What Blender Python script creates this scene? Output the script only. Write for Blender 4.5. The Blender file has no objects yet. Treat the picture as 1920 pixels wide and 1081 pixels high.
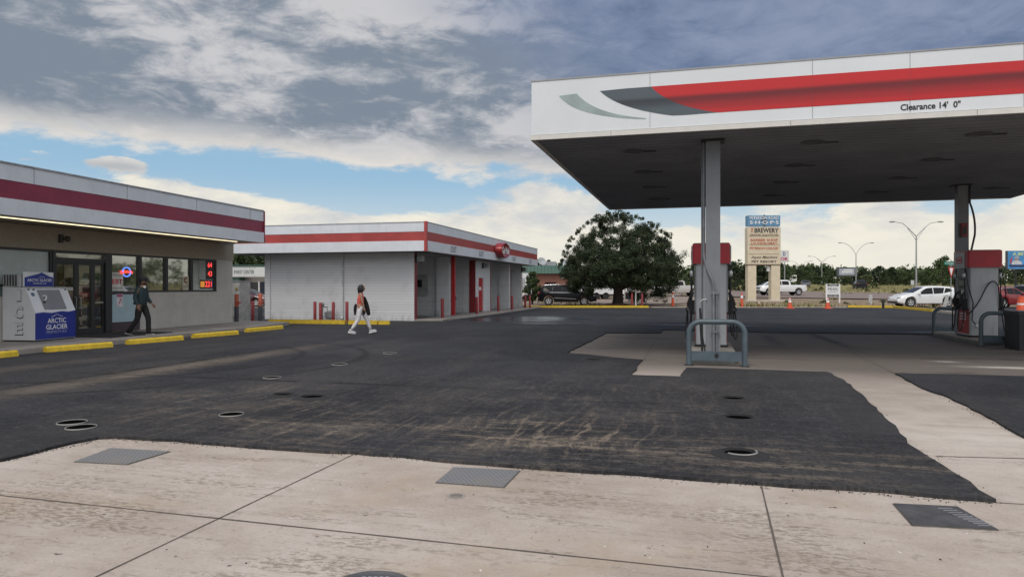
import bpy, bmesh, math, random
from mathutils import Vector, Matrix, Quaternion
from mathutils import noise as mnoise
S = bpy.context.scene
COL = S.collection
F = 1300.0; HOR = 538.0; EYE = 1.6
def gp(u, v, z=0.0):
    y = F*(EYE-z)/(v-HOR)
    return ((u-960)/F*y, y)
def at(u, Y): return (u-960)/F*Y
def terr(x, y):
    if y < 54: return -0.10 if y < 50 else -0.10+0.12*(y-50)/4
    b = 0.02
    if y > 58: b += 0.016*min(y-58, 150)
    if y > 230: b += 0.01*(y-230)
    return b
# ------------------------------------------------------------- node helpers
class NX:
    def __init__(s, nt, sock): s.nt = nt; s.s = sock
    def _m(s, op, *o, clamp=False):
        n = s.nt.nodes.new('ShaderNodeMath'); n.operation = op; n.use_clamp = clamp
        for i, a in enumerate((s,)+o):
            if isinstance(a, NX): s.nt.links.new(a.s, n.inputs[i])
            else: n.inputs[i].default_value = a
        return NX(s.nt, n.outputs[0])
    def __add__(s, o): return s._m('ADD', o)
    __radd__ = __add__
    def __sub__(s, o): return s._m('SUBTRACT', o)
    def __rsub__(s, o): return (s*-1)+o
    def __mul__(s, o): return s._m('MULTIPLY', o)
    __rmul__ = __mul__
    def __truediv__(s, o): return s._m('DIVIDE', o)
    def clamp(s): return s._m('ADD', 0.0, clamp=True)
    def pw(s, e): return s._m('POWER', e)
    def mx(s, o): return s._m('MAXIMUM', o)
    def mn(s, o): return s._m('MINIMUM', o)
    def ab(s): return s._m('ABSOLUTE')
    def ss(s, a, b, lo=0.0, hi=1.0):
        n = s.nt.nodes.new('ShaderNodeMapRange'); n.interpolation_type = 'SMOOTHSTEP'
        s.nt.links.new(s.s, n.inputs['Value'])
        n.inputs['From Min'].default_value = a; n.inputs['From Max'].default_value = b
        n.inputs['To Min'].default_value = lo; n.inputs['To Max'].default_value = hi
        return NX(s.nt, n.outputs['Result'])
def gauss(x, x0, sx, y, y0, sy):
    a = (x-x0)*(1.0/sx); b = (y-y0)*(1.0/sy)
    e = (a*a+b*b)*-1.0
    return e._m('EXPONENT')
def comb(nt, x, y, z):
    n = nt.nodes.new('ShaderNodeCombineXYZ')
    for i, a in enumerate((x, y, z)):
        if isinstance(a, NX): nt.links.new(a.s, n.inputs[i])
        else: n.inputs[i].default_value = a
    return n.outputs[0]
def noi(nt, vec, scale, detail=4, rough=0.55, dist=0.0, out='Fac'):
    n = nt.nodes.new('ShaderNodeTexNoise')
    if vec is not None: nt.links.new(vec, n.inputs['Vector'])
    n.inputs['Scale'].default_value = scale; n.inputs['Detail'].default_value = detail
    n.inputs['Roughness'].default_value = rough; n.inputs['Distortion'].default_value = dist
    return NX(nt, n.outputs[0])
def cmix(nt, f, a, b, mode='MIX'):
    n = nt.nodes.new('ShaderNodeMix'); n.data_type = 'RGBA'; n.blend_type = mode
    if isinstance(f, NX): nt.links.new(f.s, n.inputs[0])
    else: n.inputs[0].default_value = f
    for k, c in ((6, a), (7, b)):
        if isinstance(c, tuple): n.inputs[k].default_value = c if len(c) == 4 else (*c, 1)
        else: nt.links.new(c, n.inputs[k])
    return n.outputs[2]
def sep(nt, vec):
    n = nt.nodes.new('ShaderNodeSeparateXYZ'); nt.links.new(vec, n.inputs[0])
    return [NX(nt, n.outputs[i]) for i in range(3)]
def newmat(name):
    m = bpy.data.materials.new(name); m.use_nodes = True
    nt = m.node_tree; return m, nt, nt.nodes['Principled BSDF']
def bump(nt, bs, h, strength=0.3, dist=0.01):
    b = nt.nodes.new('ShaderNodeBump'); b.inputs['Strength'].default_value = strength
    b.inputs['Distance'].default_value = dist
    nt.links.new(h.s if isinstance(h, NX) else h, b.inputs['Height']); nt.links.new(b.outputs[0], bs.inputs['Normal'])
def texobj(nt):
    return nt.nodes.new('ShaderNodeTexCoord').outputs['Object']
def pos(nt):
    return nt.nodes.new('ShaderNodeNewGeometry').outputs['Position']
def P(name, col, rough=0.6, metal=0.0, var=0.18, vs=4.0, bmp=0.0, bs=40.0, spec=0.5, coat=0.0, dirt=0.0):
    m, nt, b = newmat(name)
    v = texobj(nt)
    n = noi(nt, v, vs, 6, 0.6)
    f = n.ss(0.3, 0.7)
    lo = tuple(c*(1-var) for c in col); hi = tuple(min(1, c*(1+var)) for c in col)
    c = cmix(nt, f, lo, hi)
    if dirt:
        x, y, z = sep(nt, v)
        d = noi(nt, comb(nt, x*3.0, y*3.0, z*0.5), 2.5, 6, 0.65).ss(0.5, 0.8)*dirt
        c = cmix(nt, d, c, (0.10, 0.085, 0.07))
    nt.links.new(c, b.inputs['Base Color'])
    r = n*0.2+(rough-0.1); nt.links.new(r.clamp().s, b.inputs['Roughness'])
    b.inputs['Metallic'].default_value = metal
    b.inputs['Specular IOR Level'].default_value = spec
    b.inputs['Coat Weight'].default_value = coat; b.inputs['Coat Roughness'].default_value = 0.08
    if bmp: bump(nt, b, noi(nt, v, bs, 5, 0.6), bmp, 0.01)
    return m
def E(name, col, s):
    m, nt, b = newmat(name)
    b.inputs['Base Color'].default_value = (*[min(1, c*.5) for c in col], 1)
    b.inputs['Emission Color'].default_value = (*col, 1); b.inputs['Emission Strength'].default_value = s
    return m
# ------------------------------------------------------------- mesh builder
class MB:
    def __init__(s): s.b = bmesh.new()
    def box(s, x0, x1, y0, y1, z0, z1):
        v = [s.b.verts.new((x, y, z)) for z in (z0, z1) for y in (y0, y1) for x in (x0, x1)]
        for f in ((0,2,3,1),(4,5,7,6),(0,1,5,4),(2,6,7,3),(0,4,6,2),(1,3,7,5)):
            s.b.faces.new([v[i] for i in f])
        return s
    def prism(s, pts, axis, a0, a1):
        def p(q, a):
            return {'x': (a, q[0], q[1]), 'y': (q[0], a, q[1]), 'z': (q[0], q[1], a)}[axis]
        A = [s.b.verts.new(p(q, a0)) for q in pts]; B = [s.b.verts.new(p(q, a1)) for q in pts]
        s.b.faces.new(A); s.b.faces.new(B[::-1]); n = len(pts)
        for i in range(n): s.b.faces.new((A[i], B[i], B[(i+1) % n], A[(i+1) % n]))
        return s
    def face(s, pts):
        s.b.faces.new([s.b.verts.new(p) for p in pts]); return s
    def tube(s, path, r, n=8, cap=True):
        path = [Vector(p) for p in path]; k = len(path)
        rs = r if isinstance(r, (list, tuple)) else [r]*k
        prev = None; rings = []
        for i in range(k):
            t = (path[min(i+1, k-1)]-path[max(i-1, 0)]).normalized()
            if prev is None:
                a = Vector((0, 0, 1)) if abs(t.z) < 0.9 else Vector((1, 0, 0))
                nn = t.cross(a).normalized()
            else: nn = (prev-t*prev.dot(t)).normalized()
            prev = nn; bb = t.cross(nn)
            rings.append([s.b.verts.new(path[i]+(nn*math.cos(2*math.pi*j/n)+bb*math.sin(2*math.pi*j/n))*rs[i]) for j in range(n)])
        for i in range(k-1):
            for j in range(n):
                s.b.faces.new((rings[i][j], rings[i][(j+1) % n], rings[i+1][(j+1) % n], rings[i+1][j]))
        if cap: s.b.faces.new(rings[0][::-1]); s.b.faces.new(rings[-1])
        return s
    def lathe(s, prof, c=(0, 0, 0), n=20, axis='z'):
        def p(r, h, a):
            x, y = r*math.cos(a), r*math.sin(a)
            q = {'z': (x, y, h), 'y': (x, h, y), 'x': (h, x, y)}[axis]
            return (q[0]+c[0], q[1]+c[1], q[2]+c[2])
        rings = []
        for r, h in prof:
            if r < 1e-5: rings.append([s.b.verts.new(p(0, h, 0))])
            else: rings.append([s.b.verts.new(p(r, h, 2*math.pi*j/n)) for j in range(n)])
        for A, B in zip(rings, rings[1:]):
            for j in range(n):
                a, b_, c_, d = A[j % len(A)], A[(j+1) % len(A)], B[(j+1) % len(B)], B[j % len(B)]
                q = []
                for w in (a, b_, c_, d):
                    if w not in q: q.append(w)
                if len(q) > 2: s.b.faces.new(q)
        return s
    def ell(s, c, r, nu=12, nv=8):
        prof = [(math.sin(math.pi*i/nv), -math.cos(math.pi*i/nv)) for i in range(nv+1)]
        k = len(s.b.verts); s.lathe(prof, (0, 0, 0), nu); s.b.verts.ensure_lookup_table()
        for v in s.b.verts[k:]: v.co = Vector((v.co.x*r[0]+c[0], v.co.y*r[1]+c[1], v.co.z*r[2]+c[2]))
        return s
    def build(s, name, mat, parent=None, loc=None, bevel=0.0, smooth=False, seg=1, recalc=True):
        if bevel: bmesh.ops.bevel(s.b, geom=[e for e in s.b.edges if len(e.link_faces) == 2 and e.calc_face_angle(0) > 0.5], offset=bevel, segments=seg, affect='EDGES', clamp_overlap=True)
        if recalc: bmesh.ops.recalc_face_normals(s.b, faces=s.b.faces)
        me = bpy.data.meshes.new(name); s.b.to_mesh(me); s.b.free()
        me.materials.append(mat)
        if smooth:
            me.polygons.foreach_set('use_smooth', [True]*len(me.polygons))
            if smooth != 'all': me.set_sharp_from_angle(angle=math.radians(40))
        o = bpy.data.objects.new(name, me); COL.objects.link(o)
        if parent is not None: o.parent = parent
        if loc is not None: o.location = loc
        return o
def tag(o, label=None, cat=None, group=None, kind=None):
    if label: o['label'] = label
    if cat: o['category'] = cat
    if group: o['group'] = group
    if kind: o['kind'] = kind
    return o
def thing(name, label, cat, loc=(0, 0, 0), rz=0.0, group=None):
    o = bpy.data.objects.new(name, None); COL.objects.link(o)
    o.location = loc; o.rotation_euler = (0, 0, rz); o.empty_display_size = .2
    return tag(o, label, cat, group)
def struct(o): o['kind'] = 'structure'; return o
def copytree(o, parent=None):
    c = o.copy(); COL.objects.link(c)
    if parent is not None: c.parent = parent
    for ch in [q for q in COL.objects if q.parent == o]: copytree(ch, c)
    return c
def txt(name, body, parent, mat, org, right, up, width=None, height=None, size=1.0, bold=0.0, ext=0.003, shear=0.0, sp=1.0, lead=1.0):
    cu = bpy.data.curves.new(name, 'FONT'); cu.body = body; cu.size = size; cu.offset = bold
    cu.align_x = 'CENTER'; cu.align_y = 'CENTER'; cu.extrude = 0.0; cu.shear = shear; cu.space_character = sp; cu.space_line = lead
    cu.resolution_u = 3
    o = bpy.data.objects.new(name, cu); COL.objects.link(o)
    dg = bpy.context.evaluated_depsgraph_get(); dg.update()
    me = bpy.data.meshes.new_from_object(o.evaluated_get(dg)); bpy.data.objects.remove(o)
    xs = [v.co.x for v in me.vertices]; ys = [v.co.y for v in me.vertices]
    cx, cy = (min(xs)+max(xs))/2, (min(ys)+max(ys))/2
    sx = width/(max(xs)-min(xs)) if width else 1
    sy = height/(max(ys)-min(ys)) if height else sx
    if not width: sx = sy
    R = Vector(right).normalized(); U = Vector(up).normalized(); Nn = R.cross(U)
    for v in me.vertices:
        v.co = Vector(org)+R*((v.co.x-cx)*sx)+U*((v.co.y-cy)*sy)+Nn*ext
    me.materials.clear(); me.materials.append(mat); me.name = name
    q = bpy.data.objects.new(name, me); COL.objects.link(q)
    if parent is not None: q.parent = parent
    return q
RX = (0, 1, 0); UZ = (0, 0, 1)
# ------------------------------------------------------------- camera, sky, sun
cam = bpy.data.cameras.new('camera'); co = bpy.data.objects.new('camera', cam); COL.objects.link(co)
co.location = (0, 0, EYE); co.rotation_euler = (math.pi/2, 0, 0)
cam.sensor_width = 36; cam.lens = F/1920*36; cam.shift_y = -2.5/1920; cam.clip_end = 5000; cam.clip_start = 0.1
S.camera = co
S.view_settings.view_transform = 'Standard'; S.view_settings.look = 'None'; S.view_settings.exposure = 0; S.view_settings.gamma = 1
SUN_EL, SUN_AZ = math.radians(58), math.radians(205)      # azimuth clockwise from +Y
sd = Vector((math.sin(SUN_AZ)*math.cos(SUN_EL), math.cos(SUN_AZ)*math.cos(SUN_EL), math.sin(SUN_EL)))
sl = bpy.data.lights.new('sun', 'SUN'); sl.energy = 1.6; sl.angle = math.radians(24); sl.color = (1.0, 0.94, 0.87)
so = bpy.data.objects.new('sun', sl); COL.objects.link(so); so.rotation_euler = (-sd).to_track_quat('-Z', 'Y').to_euler()
W = bpy.data.worlds.new('World'); S.world = W; W.use_nodes = True
nt = W.node_tree; bg = nt.nodes['Background']; bg.inputs['Strength'].default_value = 0.1
sky = nt.nodes.new('ShaderNodeTexSky'); sky.sky_type = 'NISHITA'; sky.sun_disc = False
sky.sun_elevation = SUN_EL; sky.sun_rotation = SUN_AZ
tc = nt.nodes.new('ShaderNodeTexCoord').outputs['Generated']
x, y, z = sep(nt, tc)
az = x._m('ARCTAN2', y); el = z._m('ARCSINE')
zz = z.mx(0.0)
px_, py_ = x/(zz+0.13), y/(zz+0.13)
pl = comb(nt, px_, py_, 0.0)
plb = comb(nt, px_, py_, 3.7)
ae = comb(nt, az*1.0, el*2.6, 0.0)
n1 = noi(nt, pl, 1.7, 12, 0.62, 0.5)
n2 = noi(nt, plb, 0.9, 10, 0.58, 0.3)
n3 = noi(nt, ae, 5.0, 10, 0.58, 0.3)
n4 = noi(nt, comb(nt, az+0.35, el*2.6+0.1, 1.3), 8.0, 8, 0.6, 0.1)
n6 = noi(nt, ae, 13.0, 10, 0.66, 0.5)
# the grey deck: lower edge near 10 degrees, ragged
edge = 0.178+gauss(az, 0.02, 0.12, el*0.0, 0.0, 1.0)*0.01-gauss(az, 0.25, 0.35, el*0.0, 0.0, 1.0)*0.05
dd = el-edge+(n3-0.5)*0.13+(n6-0.5)*0.05
deck = dd.ss(-0.010, 0.014)
body = dd.ss(0.0, 0.05)
shade = ((n1-0.5)*1.1+(n2-0.5)*0.9+(n6-0.5)*1.9+(n3-0.5)*2.1+(n4-0.5)*0.8+0.55
         +gauss(az, -0.38, 0.12, el, 0.29, 0.05)*0.22+gauss(az, -0.20, 0.11, el, 0.385, 0.045)*0.60+gauss(az, -0.03, 0.13, el, 0.235, 0.03)*0.32
         -gauss(az, -0.60, 0.12, el, 0.27, 0.07)*0.36-gauss(az, -0.20, 0.20, el, 0.255, 0.04)*0.35-gauss(az, -0.05, 0.25, el, 0.32, 0.035)*0.38)
dark = cmix(nt, shade.ss(0.17, 0.95), (2.15, 2.6, 3.25), (5.9, 5.9, 6.1))
slate = cmix(nt, (n1*0.6+n6*0.4).ss(0.32, 0.66), (1.25, 1.8, 3.0), (2.7, 3.2, 4.5))
dark = cmix(nt, (az+(el-0.2)*0.9+(n2-0.5)*0.3).ss(-0.04, 0.30)*y.ss(0.0, 0.4), dark, slate)
rim = cmix(nt, (n3+(n6-0.5)*0.4).ss(0.35, 0.6), (5.4, 5.5, 5.7), (8.0, 7.6, 7.0))
deckc = cmix(nt, body, rim, dark)
# cloud behind and above the viewer: sunlit, raised further as unseen fill light
deckc = cmix(nt, (y*-1.0+z*0.4).ss(0.05, 0.8), deckc, (11.5, 11.5, 11.9))
# open blue band, paler to the horizon
blue = cmix(nt, el.ss(0.02, 0.17), (7.6, 7.9, 7.6), (3.1, 5.2, 7.1))
skyc = cmix(nt, 0.88, sky.outputs[0], blue)
# low cream cumulus
cov = (n3-0.5)*1.5+(n6-0.5)*0.7+(0.5-n4*0.3)
cov = cov-(el-0.075)*6.5+az.ss(-0.05, 0.35)*0.22+gauss(az, -0.40, 0.15, el, 0.105, 0.035)*0.75+gauss(az, -0.600, 0.034, el, 0.157, 0.012)*(n6-0.18)*2.0+gauss(az, -0.520, 0.040, el, 0.155, 0.013)*(n6-0.18)*2.0+gauss(az, 0.06, 0.10, el, 0.15, 0.06)*0.55+gauss(az, -0.15, 0.22, el, 0.075, 0.03)*0.5-gauss(az, -0.28, 0.14, el, 0.15, 0.028)*0.5
cum = cov.ss(0.27, 0.48)
cumc = cmix(nt, (n4*0.8+n6*0.4-el*0.7).ss(0.30, 0.72), (6.0, 6.1, 6.3), (9.4, 8.8, 7.4))
cumc = cmix(nt, (gauss(az, -0.595, 0.04, el, 0.150, 0.008)+gauss(az, -0.515, 0.045, el, 0.150, 0.008)).mn(1.0)*0.75, cumc, (4.0, 4.1, 4.4))
hz = cmix(nt, az.ss(-0.3, 0.5), (8.2, 8.0, 7.3), (8.6, 8.3, 7.2))
cumc = cmix(nt, el.ss(0.10, 0.0)*0.75, cumc, hz)
low = cmix(nt, cum*0.93, skyc, cumc)
low = cmix(nt, el.ss(0.085, 0.0)*0.75, low, hz)
fin = cmix(nt, deck, low, deckc)
fin = cmix(nt, z.ss(-0.02, 0.0), (1.0, 0.95, 0.9), fin)
nt.links.new(fin, bg.inputs['Color'])
# ------------------------------------------------------------- paving
CY = math.radians(14.9); CO = (0.42, 14.9)                # the canopy grid
cB = (math.cos(CY), -math.sin(CY)); cA = (math.sin(CY), math.cos(CY))
def cw(b, a): return (CO[0]+cB[0]*b+cA[0]*a, CO[1]+cB[1]*b+cA[1]*a)
def gridco(nt):
    x, y, z = sep(nt, pos(nt))
    x = x-CO[0]; y = y-CO[1]
    return x*cB[0]+y*cB[1], x*cA[0]+y*cA[1]
def mat_asphalt():
    m, nt, bs = newmat('asphalt'); b, a = gridco(nt)
    pv = comb(nt, b, a, 0.0)
    big = noi(nt, pv, 0.22, 5, 0.55); mid = noi(nt, pv, 1.1, 6, 0.65); fine = noi(nt, pv, 30.0, 4, 0.78); grit = noi(nt, pv, 9.0, 7, 0.8)
    c = cmix(nt, (big*0.6+mid*0.4).ss(0.35, 0.65), (0.021, 0.022, 0.026), (0.043, 0.044, 0.049))
    c = cmix(nt, (fine.ss(0.55, 0.66)*0.6+grit.ss(0.53, 0.66)*0.55).mn(0.85), c, (0.095, 0.092, 0.09))
    c = cmix(nt, (fine*0.4+grit*0.6).ss(0.47, 0.36)*0.85, c, (0.005, 0.005, 0.006))
    # rolled lanes along and across
    lane = noi(nt, comb(nt, b*0.9, a*0.10, 4.0), 1.6, 4, 0.5)
    c = cmix(nt, lane.ss(0.5, 0.72)*0.35, c, (0.055, 0.052, 0.049))
    # dust left by traffic
    wob = (noi(nt, pv, 0.7, 3, 0.5)-0.5)*0.5
    trk = noi(nt, comb(nt, (b+wob)*3.6, (a+wob)*0.26, 0.0), 2.8, 7, 0.70)
    trk2 = noi(nt, comb(nt, b*0.35, a*2.6, 2.0), 2.0, 6, 0.65)
    zone = gauss(b, -2.9, 1.9, a, -6.1, 1.6)*0.7+gauss(b, 1.9, 0.95, a, -7.2, 0.75)*2.0+gauss(b, -0.6, 1.6, a, -7.4, 1.0)*0.9+gauss(b, 2.1, 2.6, a, -5.0, 2.6)*0.45
    edgez = gauss(b, 3.4, 4.0, a, -7.9, 0.8)*1.2
    dust = (zone*(trk.ss(0.48, 0.70)*0.62+trk2.ss(0.5, 0.7)*0.25+mid.ss(0.45, 0.65)*0.30)+edgez*trk2.ss(0.44, 0.74)*0.75)*(grit*0.6+fine*0.4).ss(0.40, 0.56)
    strip = (gauss(b, -6.35, 0.42, a, -3.0, 5.0)*0.9+gauss(b, -9.3, 0.4, a, -4.0, 4.0)*0.3)*(mid*0.6+grit*0.5).ss(0.36, 0.62)
    c = cmix(nt, (dust*1.15+strip*0.65).mn(0.85), c, (0.24, 0.195, 0.15))
    broad = noi(nt, comb(nt, b*0.5, a*0.16, 7.0), 0.9, 5, 0.6).ss(0.46, 0.66)*a.ss(12.0, 2.0)
    c = cmix(nt, broad*(grit*0.5+fine*0.5).ss(0.38, 0.6)*0.30, c, (0.13, 0.115, 0.098))
    ax_ = b+9.0; ay_ = a+2.0; rad = (ax_*ax_+ay_*ay_).pw(0.5)
    arc = (gauss(rad, 4.0, 0.09, a*0.0, 0.0, 1.0)+gauss(rad, 5.45, 0.09, a*0.0, 0.0, 1.0))*mid.ss(0.36, 0.55)*b.ss(-9.0, -7.5)
    c = cmix(nt, arc.mn(1.0)*0.6, c, (0.008, 0.008, 0.009))
    seam = (gauss(b, -6.9, 0.10, a, -2.0, 7.0)+gauss(a, -4.25, 0.10, b, -3.0, 4.0))*mid.ss(0.38, 0.6)
    c = cmix(nt, seam.mn(0.8), c, (0.011, 0.011, 0.012))
    crack = noi(nt, comb(nt, b*0.55, a*3.0, 9.0), 0.9, 6, 0.6).ss(0.60, 0.70)*gauss(b, 4.0, 3.0, a, -6.2, 1.7)
    c = cmix(nt, crack*0.85, c, (0.014, 0.014, 0.015))
    # puddles on the far side
    wz = gauss(b, -4.6, 3.6, a, 19.0, 4.2)*1.35+gauss(b, 3.0, 9.0, a, 15.2, 0.8)*0.75+gauss(b, 8.0, 9.0, a, 12.6, 0.35)*0.62+gauss(b, -18.5, 4.0, a, 27.0, 9.0)*1.3
    wn = noi(nt, comb(nt, b*0.16, a*0.85, 0.0), 1.3, 5, 0.6)
    wet = (wz*1.0+(wn-0.5)*2.2).ss(0.58, 0.95)*wz.ss(0.12, 0.5)
    c = cmix(nt, wet*0.85, c, (0.010, 0.011, 0.013))
    r = (0.86-big*0.12)*(1.0-wet)+wet*0.24
    nt.links.new(c, bs.inputs['Base Color']); nt.links.new(r.s, bs.inputs['Roughness'])
    bs.inputs['Specular IOR Level'].default_value = 0.5; nt.links.new((wet*0.36+0.14).s, bs.inputs['Specular IOR Level'])
    bump(nt, bs, (fine*0.55+grit*0.45+mid*0.9+trk*zone*0.6)*(1.0-wet*0.97), 0.55, 0.012)
    return m
def mat_concrete():
    m, nt, bs = newmat('concrete paving'); b, a = gridco(nt)
    pv = comb(nt, b, a, 0.0)
    big = noi(nt, pv, 0.35, 5, 0.6); mid = noi(nt, pv, 2.2, 7, 0.65); fine = noi(nt, pv, 42.0, 4, 0.75); spk = noi(nt, comb(nt, b*0.55, a*1.3, 0.0), 24.0, 4, 0.7)
    c = cmix(nt, (big*0.55+mid*0.45).ss(0.34, 0.66), (0.345, 0.288, 0.245), (0.51, 0.45, 0.40))
    c = cmix(nt, fine.ss(0.5, 0.75)*0.4, c, (0.62, 0.56, 0.50))
    c = cmix(nt, (fine*0.6+spk*0.4).ss(0.47, 0.34)*0.6, c, (0.24, 0.20, 0.165))
    st = noi(nt, comb(nt, b*0.30, a*2.4, 6.0), 2.0, 7, 0.68)
    pat = noi(nt, pv, 0.55, 3, 0.5)
    near = a.ss(-5.5, -7.4)
    rust = noi(nt, pv, 0.8, 4, 0.6)
    c = cmix(nt, rust.ss(0.52, 0.68)*near*0.55, c, (0.385, 0.305, 0.22))
    c = cmix(nt, (st*0.55+pat*0.45).ss(0.48, 0.585)*spk.ss(0.45, 0.57)*near*0.7, c, (0.175, 0.14, 0.105))
    c = cmix(nt, noi(nt, pv, 5.5, 5, 0.7).ss(0.60, 0.68)*pat.ss(0.60, 0.42)*near*0.5, c, (0.20, 0.165, 0.135))
    blot = noi(nt, pv, 3.4, 6, 0.7).ss(0.66, 0.73)*near
    c = cmix(nt, blot*0.7, c, (0.17, 0.14, 0.11))
    drop = noi(nt, pv, 9.0, 2, 0.5).ss(0.745, 0.765)
    c = cmix(nt, drop*0.8, c, (0.05, 0.045, 0.04))
    chip = noi(nt, comb(nt, b, a, 5.0), 11.0, 2, 0.5).ss(0.755, 0.775)*near
    c = cmix(nt, chip*0.8, c, (0.75, 0.72, 0.68))
    # traffic film and oil at the pumps, plus canopy shade painted into the colour
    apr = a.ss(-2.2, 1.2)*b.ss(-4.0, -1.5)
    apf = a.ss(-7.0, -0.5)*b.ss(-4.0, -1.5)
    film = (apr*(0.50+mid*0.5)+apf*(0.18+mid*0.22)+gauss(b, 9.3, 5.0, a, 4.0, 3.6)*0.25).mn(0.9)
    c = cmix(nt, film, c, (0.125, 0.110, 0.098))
    oil = noi(nt, comb(nt, b*0.45, a*1.3, 2.0), 0.9, 6, 0.62).ss(0.54, 0.68)*a.ss(-2.5, 0.5)
    c = cmix(nt, oil*0.6, c, (0.055, 0.047, 0.042))
    tyre = (gauss(b+a*0.02, 7.45, 0.16, a, 8.5, 3.2)+gauss(b, 5.65, 0.20, a, 8.0, 2.4)*0.7)*mid.ss(0.3, 0.55)
    c = cmix(nt, tyre.mn(0.85), c, (0.02, 0.02, 0.021))
    spl = gauss(b, 9.55, 0.75, a, 1.35, 0.16)*1.5+gauss(b, 8.6, 0.25, a, 2.3, 0.10)*1.3+gauss(b, 10.6, 0.5, a, 0.9, 0.12)+gauss(b, 6.4, 1.0, a, -6.2, 0.5)*0.5
    c = cmix(nt, (spl*(mid+spk*0.5).ss(0.45, 0.85)).mn(0.85), c, (0.55, 0.52, 0.47))
    pale = gauss(b, 7.2, 1.8, a, -6.0, 0.9)
    c = cmix(nt, pale*st.ss(0.35, 0.6)*0.6, c, (0.60, 0.55, 0.49))
    nt.links.new(c, bs.inputs['Base Color']); nt.links.new((0.92-mid*0.15).s, bs.inputs['Roughness'])
    bs.inputs['Specular IOR Level'].default_value = 0.3
    bump(nt, bs, fine*0.5+spk*0.35+mid*0.8, 0.30, 0.006)
    return m
def mat_ground():
    m, nt, bs = newmat('dirt and dry grass'); x, y, z = sep(nt, pos(nt))
    pv = comb(nt, x, y, 0.0)
    big = noi(nt, pv, 0.05, 5, 0.6); mid = noi(nt, pv, 0.6, 6, 0.65); fine = noi(nt, pv, 9.0, 4, 0.7)
    dirt = cmix(nt, mid.ss(0.3, 0.7), (0.17, 0.12, 0.085), (0.31, 0.24, 0.18))
    dirt = cmix(nt, fine.ss(0.45, 0.7)*0.5, dirt, (0.36, 0.30, 0.23))
    gr = cmix(nt, (mid*0.5+big*0.5).ss(0.36, 0.62), (0.33, 0.27, 0.13), (0.13, 0.14, 0.055))
    gr = cmix(nt, fine.ss(0.45, 0.7)*0.4, gr, (0.42, 0.36, 0.20))
    g = (y+(mid-0.5)*26+(x*-0.25)).ss(78, 96)
    g = g+(noi(nt, pv, 0.25, 5, 0.6).ss(0.5, 0.62)*y.ss(58, 62)*0.55)
    c = cmix(nt, g.mn(1.0), dirt, gr)
    nt.links.new(c, bs.inputs['Base Color']); bs.inputs['Roughness'].default_value = 0.95
    bs.inputs['Specular IOR Level'].default_value = 0.15
    bump(nt, bs, fine+mid, 0.6, 0.05)
    return m
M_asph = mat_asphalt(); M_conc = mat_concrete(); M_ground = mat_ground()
rnd = random.Random(7)
def rough_edge(pts, step=0.22, j=0.035):
    out = []; n = len(pts)
    for i in range(n):
        a, b = Vector(pts[i]), Vector(pts[(i+1) % n]); d = b-a; L = d.length
        far = min(a.y, b.y) > 45 or max(abs(a.x), abs(b.x)) > 30
        k = 1 if far else max(1, int(L/step)); nn = Vector((-d.y, d.x)).normalized() if L else Vector((0, 0))
        lf = 0
        for q in range(k):
            p = a+d*(q/k)
            if q and not far:
                lf = lf*0.75+rnd.uniform(-j, j)*0.7
                p = p+nn*lf+nn*rnd.uniform(-j, j)*0.35
            out.append((p.x, p.y))
    return out
# ground: one sheet to the horizon
b = MB(); xs = [-1500, -700, -400]+[i*12.0 for i in range(-22, 23)]+[400, 700, 1500]
ys = [-80, -20, 40, 49.9, 50, 52, 54, 56, 58, 62, 66, 70, 75, 80, 90, 100, 115, 130, 150, 170, 190, 210, 230, 300, 400, 700, 1500]
V = [[b.b.verts.new((X, Y, terr(X, Y)+(0.05*mnoise.noise(Vector((X*.11, Y*.13, 0))) if Y > 60 else 0))) for X in xs] for Y in ys]
for j in range(len(ys)-1):
    for i in range(len(xs)-1): b.b.faces.new((V[j][i], V[j][i+1], V[j+1][i+1], V[j+1][i]))
struct(b.build('ground', M_ground, smooth='all'))
# concrete paving
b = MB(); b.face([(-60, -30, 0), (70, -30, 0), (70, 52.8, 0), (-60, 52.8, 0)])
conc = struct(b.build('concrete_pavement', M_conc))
M_joint = P('joint filler', (0.105, 0.088, 0.075), 0.9, vs=20)
def joint(p, q, w=0.014):
    w *= 0.8
    p, q = Vector(p), Vector(q); d = (q-p).normalized(); n = Vector((-d.y, d.x))*w/2
    k = max(2, int((q-p).length/0.4)); L = []; R = []
    for i in range(k+1):
        c = p+(q-p)*(i/k); jw = 1+rnd.uniform(-.35, .35)
        L.append((c.x+n.x*jw, c.y+n.y*jw, 0.004)); R.append((c.x-n.x*jw, c.y-n.y*jw, 0.004))
    b = MB()
    for i in range(k): b.face([L[i], R[i], R[i+1], L[i+1]])
    b.build('expansion_joint', M_joint, conc)
joint(gp(675, 846), gp(60, 1138), 0.016); joint(gp(-200, 907), gp(1560, 1094), 0.016); joint(gp(1425, 900), gp(1482, 1140), 0.016)
joint(gp(1850, 941), gp(2200, 961), 0.02); joint(gp(1236, 625), gp(1206, 676), 0.03); joint(gp(1525, 625), gp(1682, 702), 0.03)
joint(gp(1755, 855), gp(2100, 864), 0.02); joint(cw(3.2, 1.6), cw(-0.9, 1.6), 0.02)
def lerp_edge(u):
    L = [(-400, 954), (0, 866), (200, 822), (660, 851), (1428, 910), (1868, 942), (2400, 985)]
    for (a, p), (c, q) in zip(L, L[1:]):
        if u <= c: return p+(q-p)*(u-a)/(c-a)
    return 985
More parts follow.
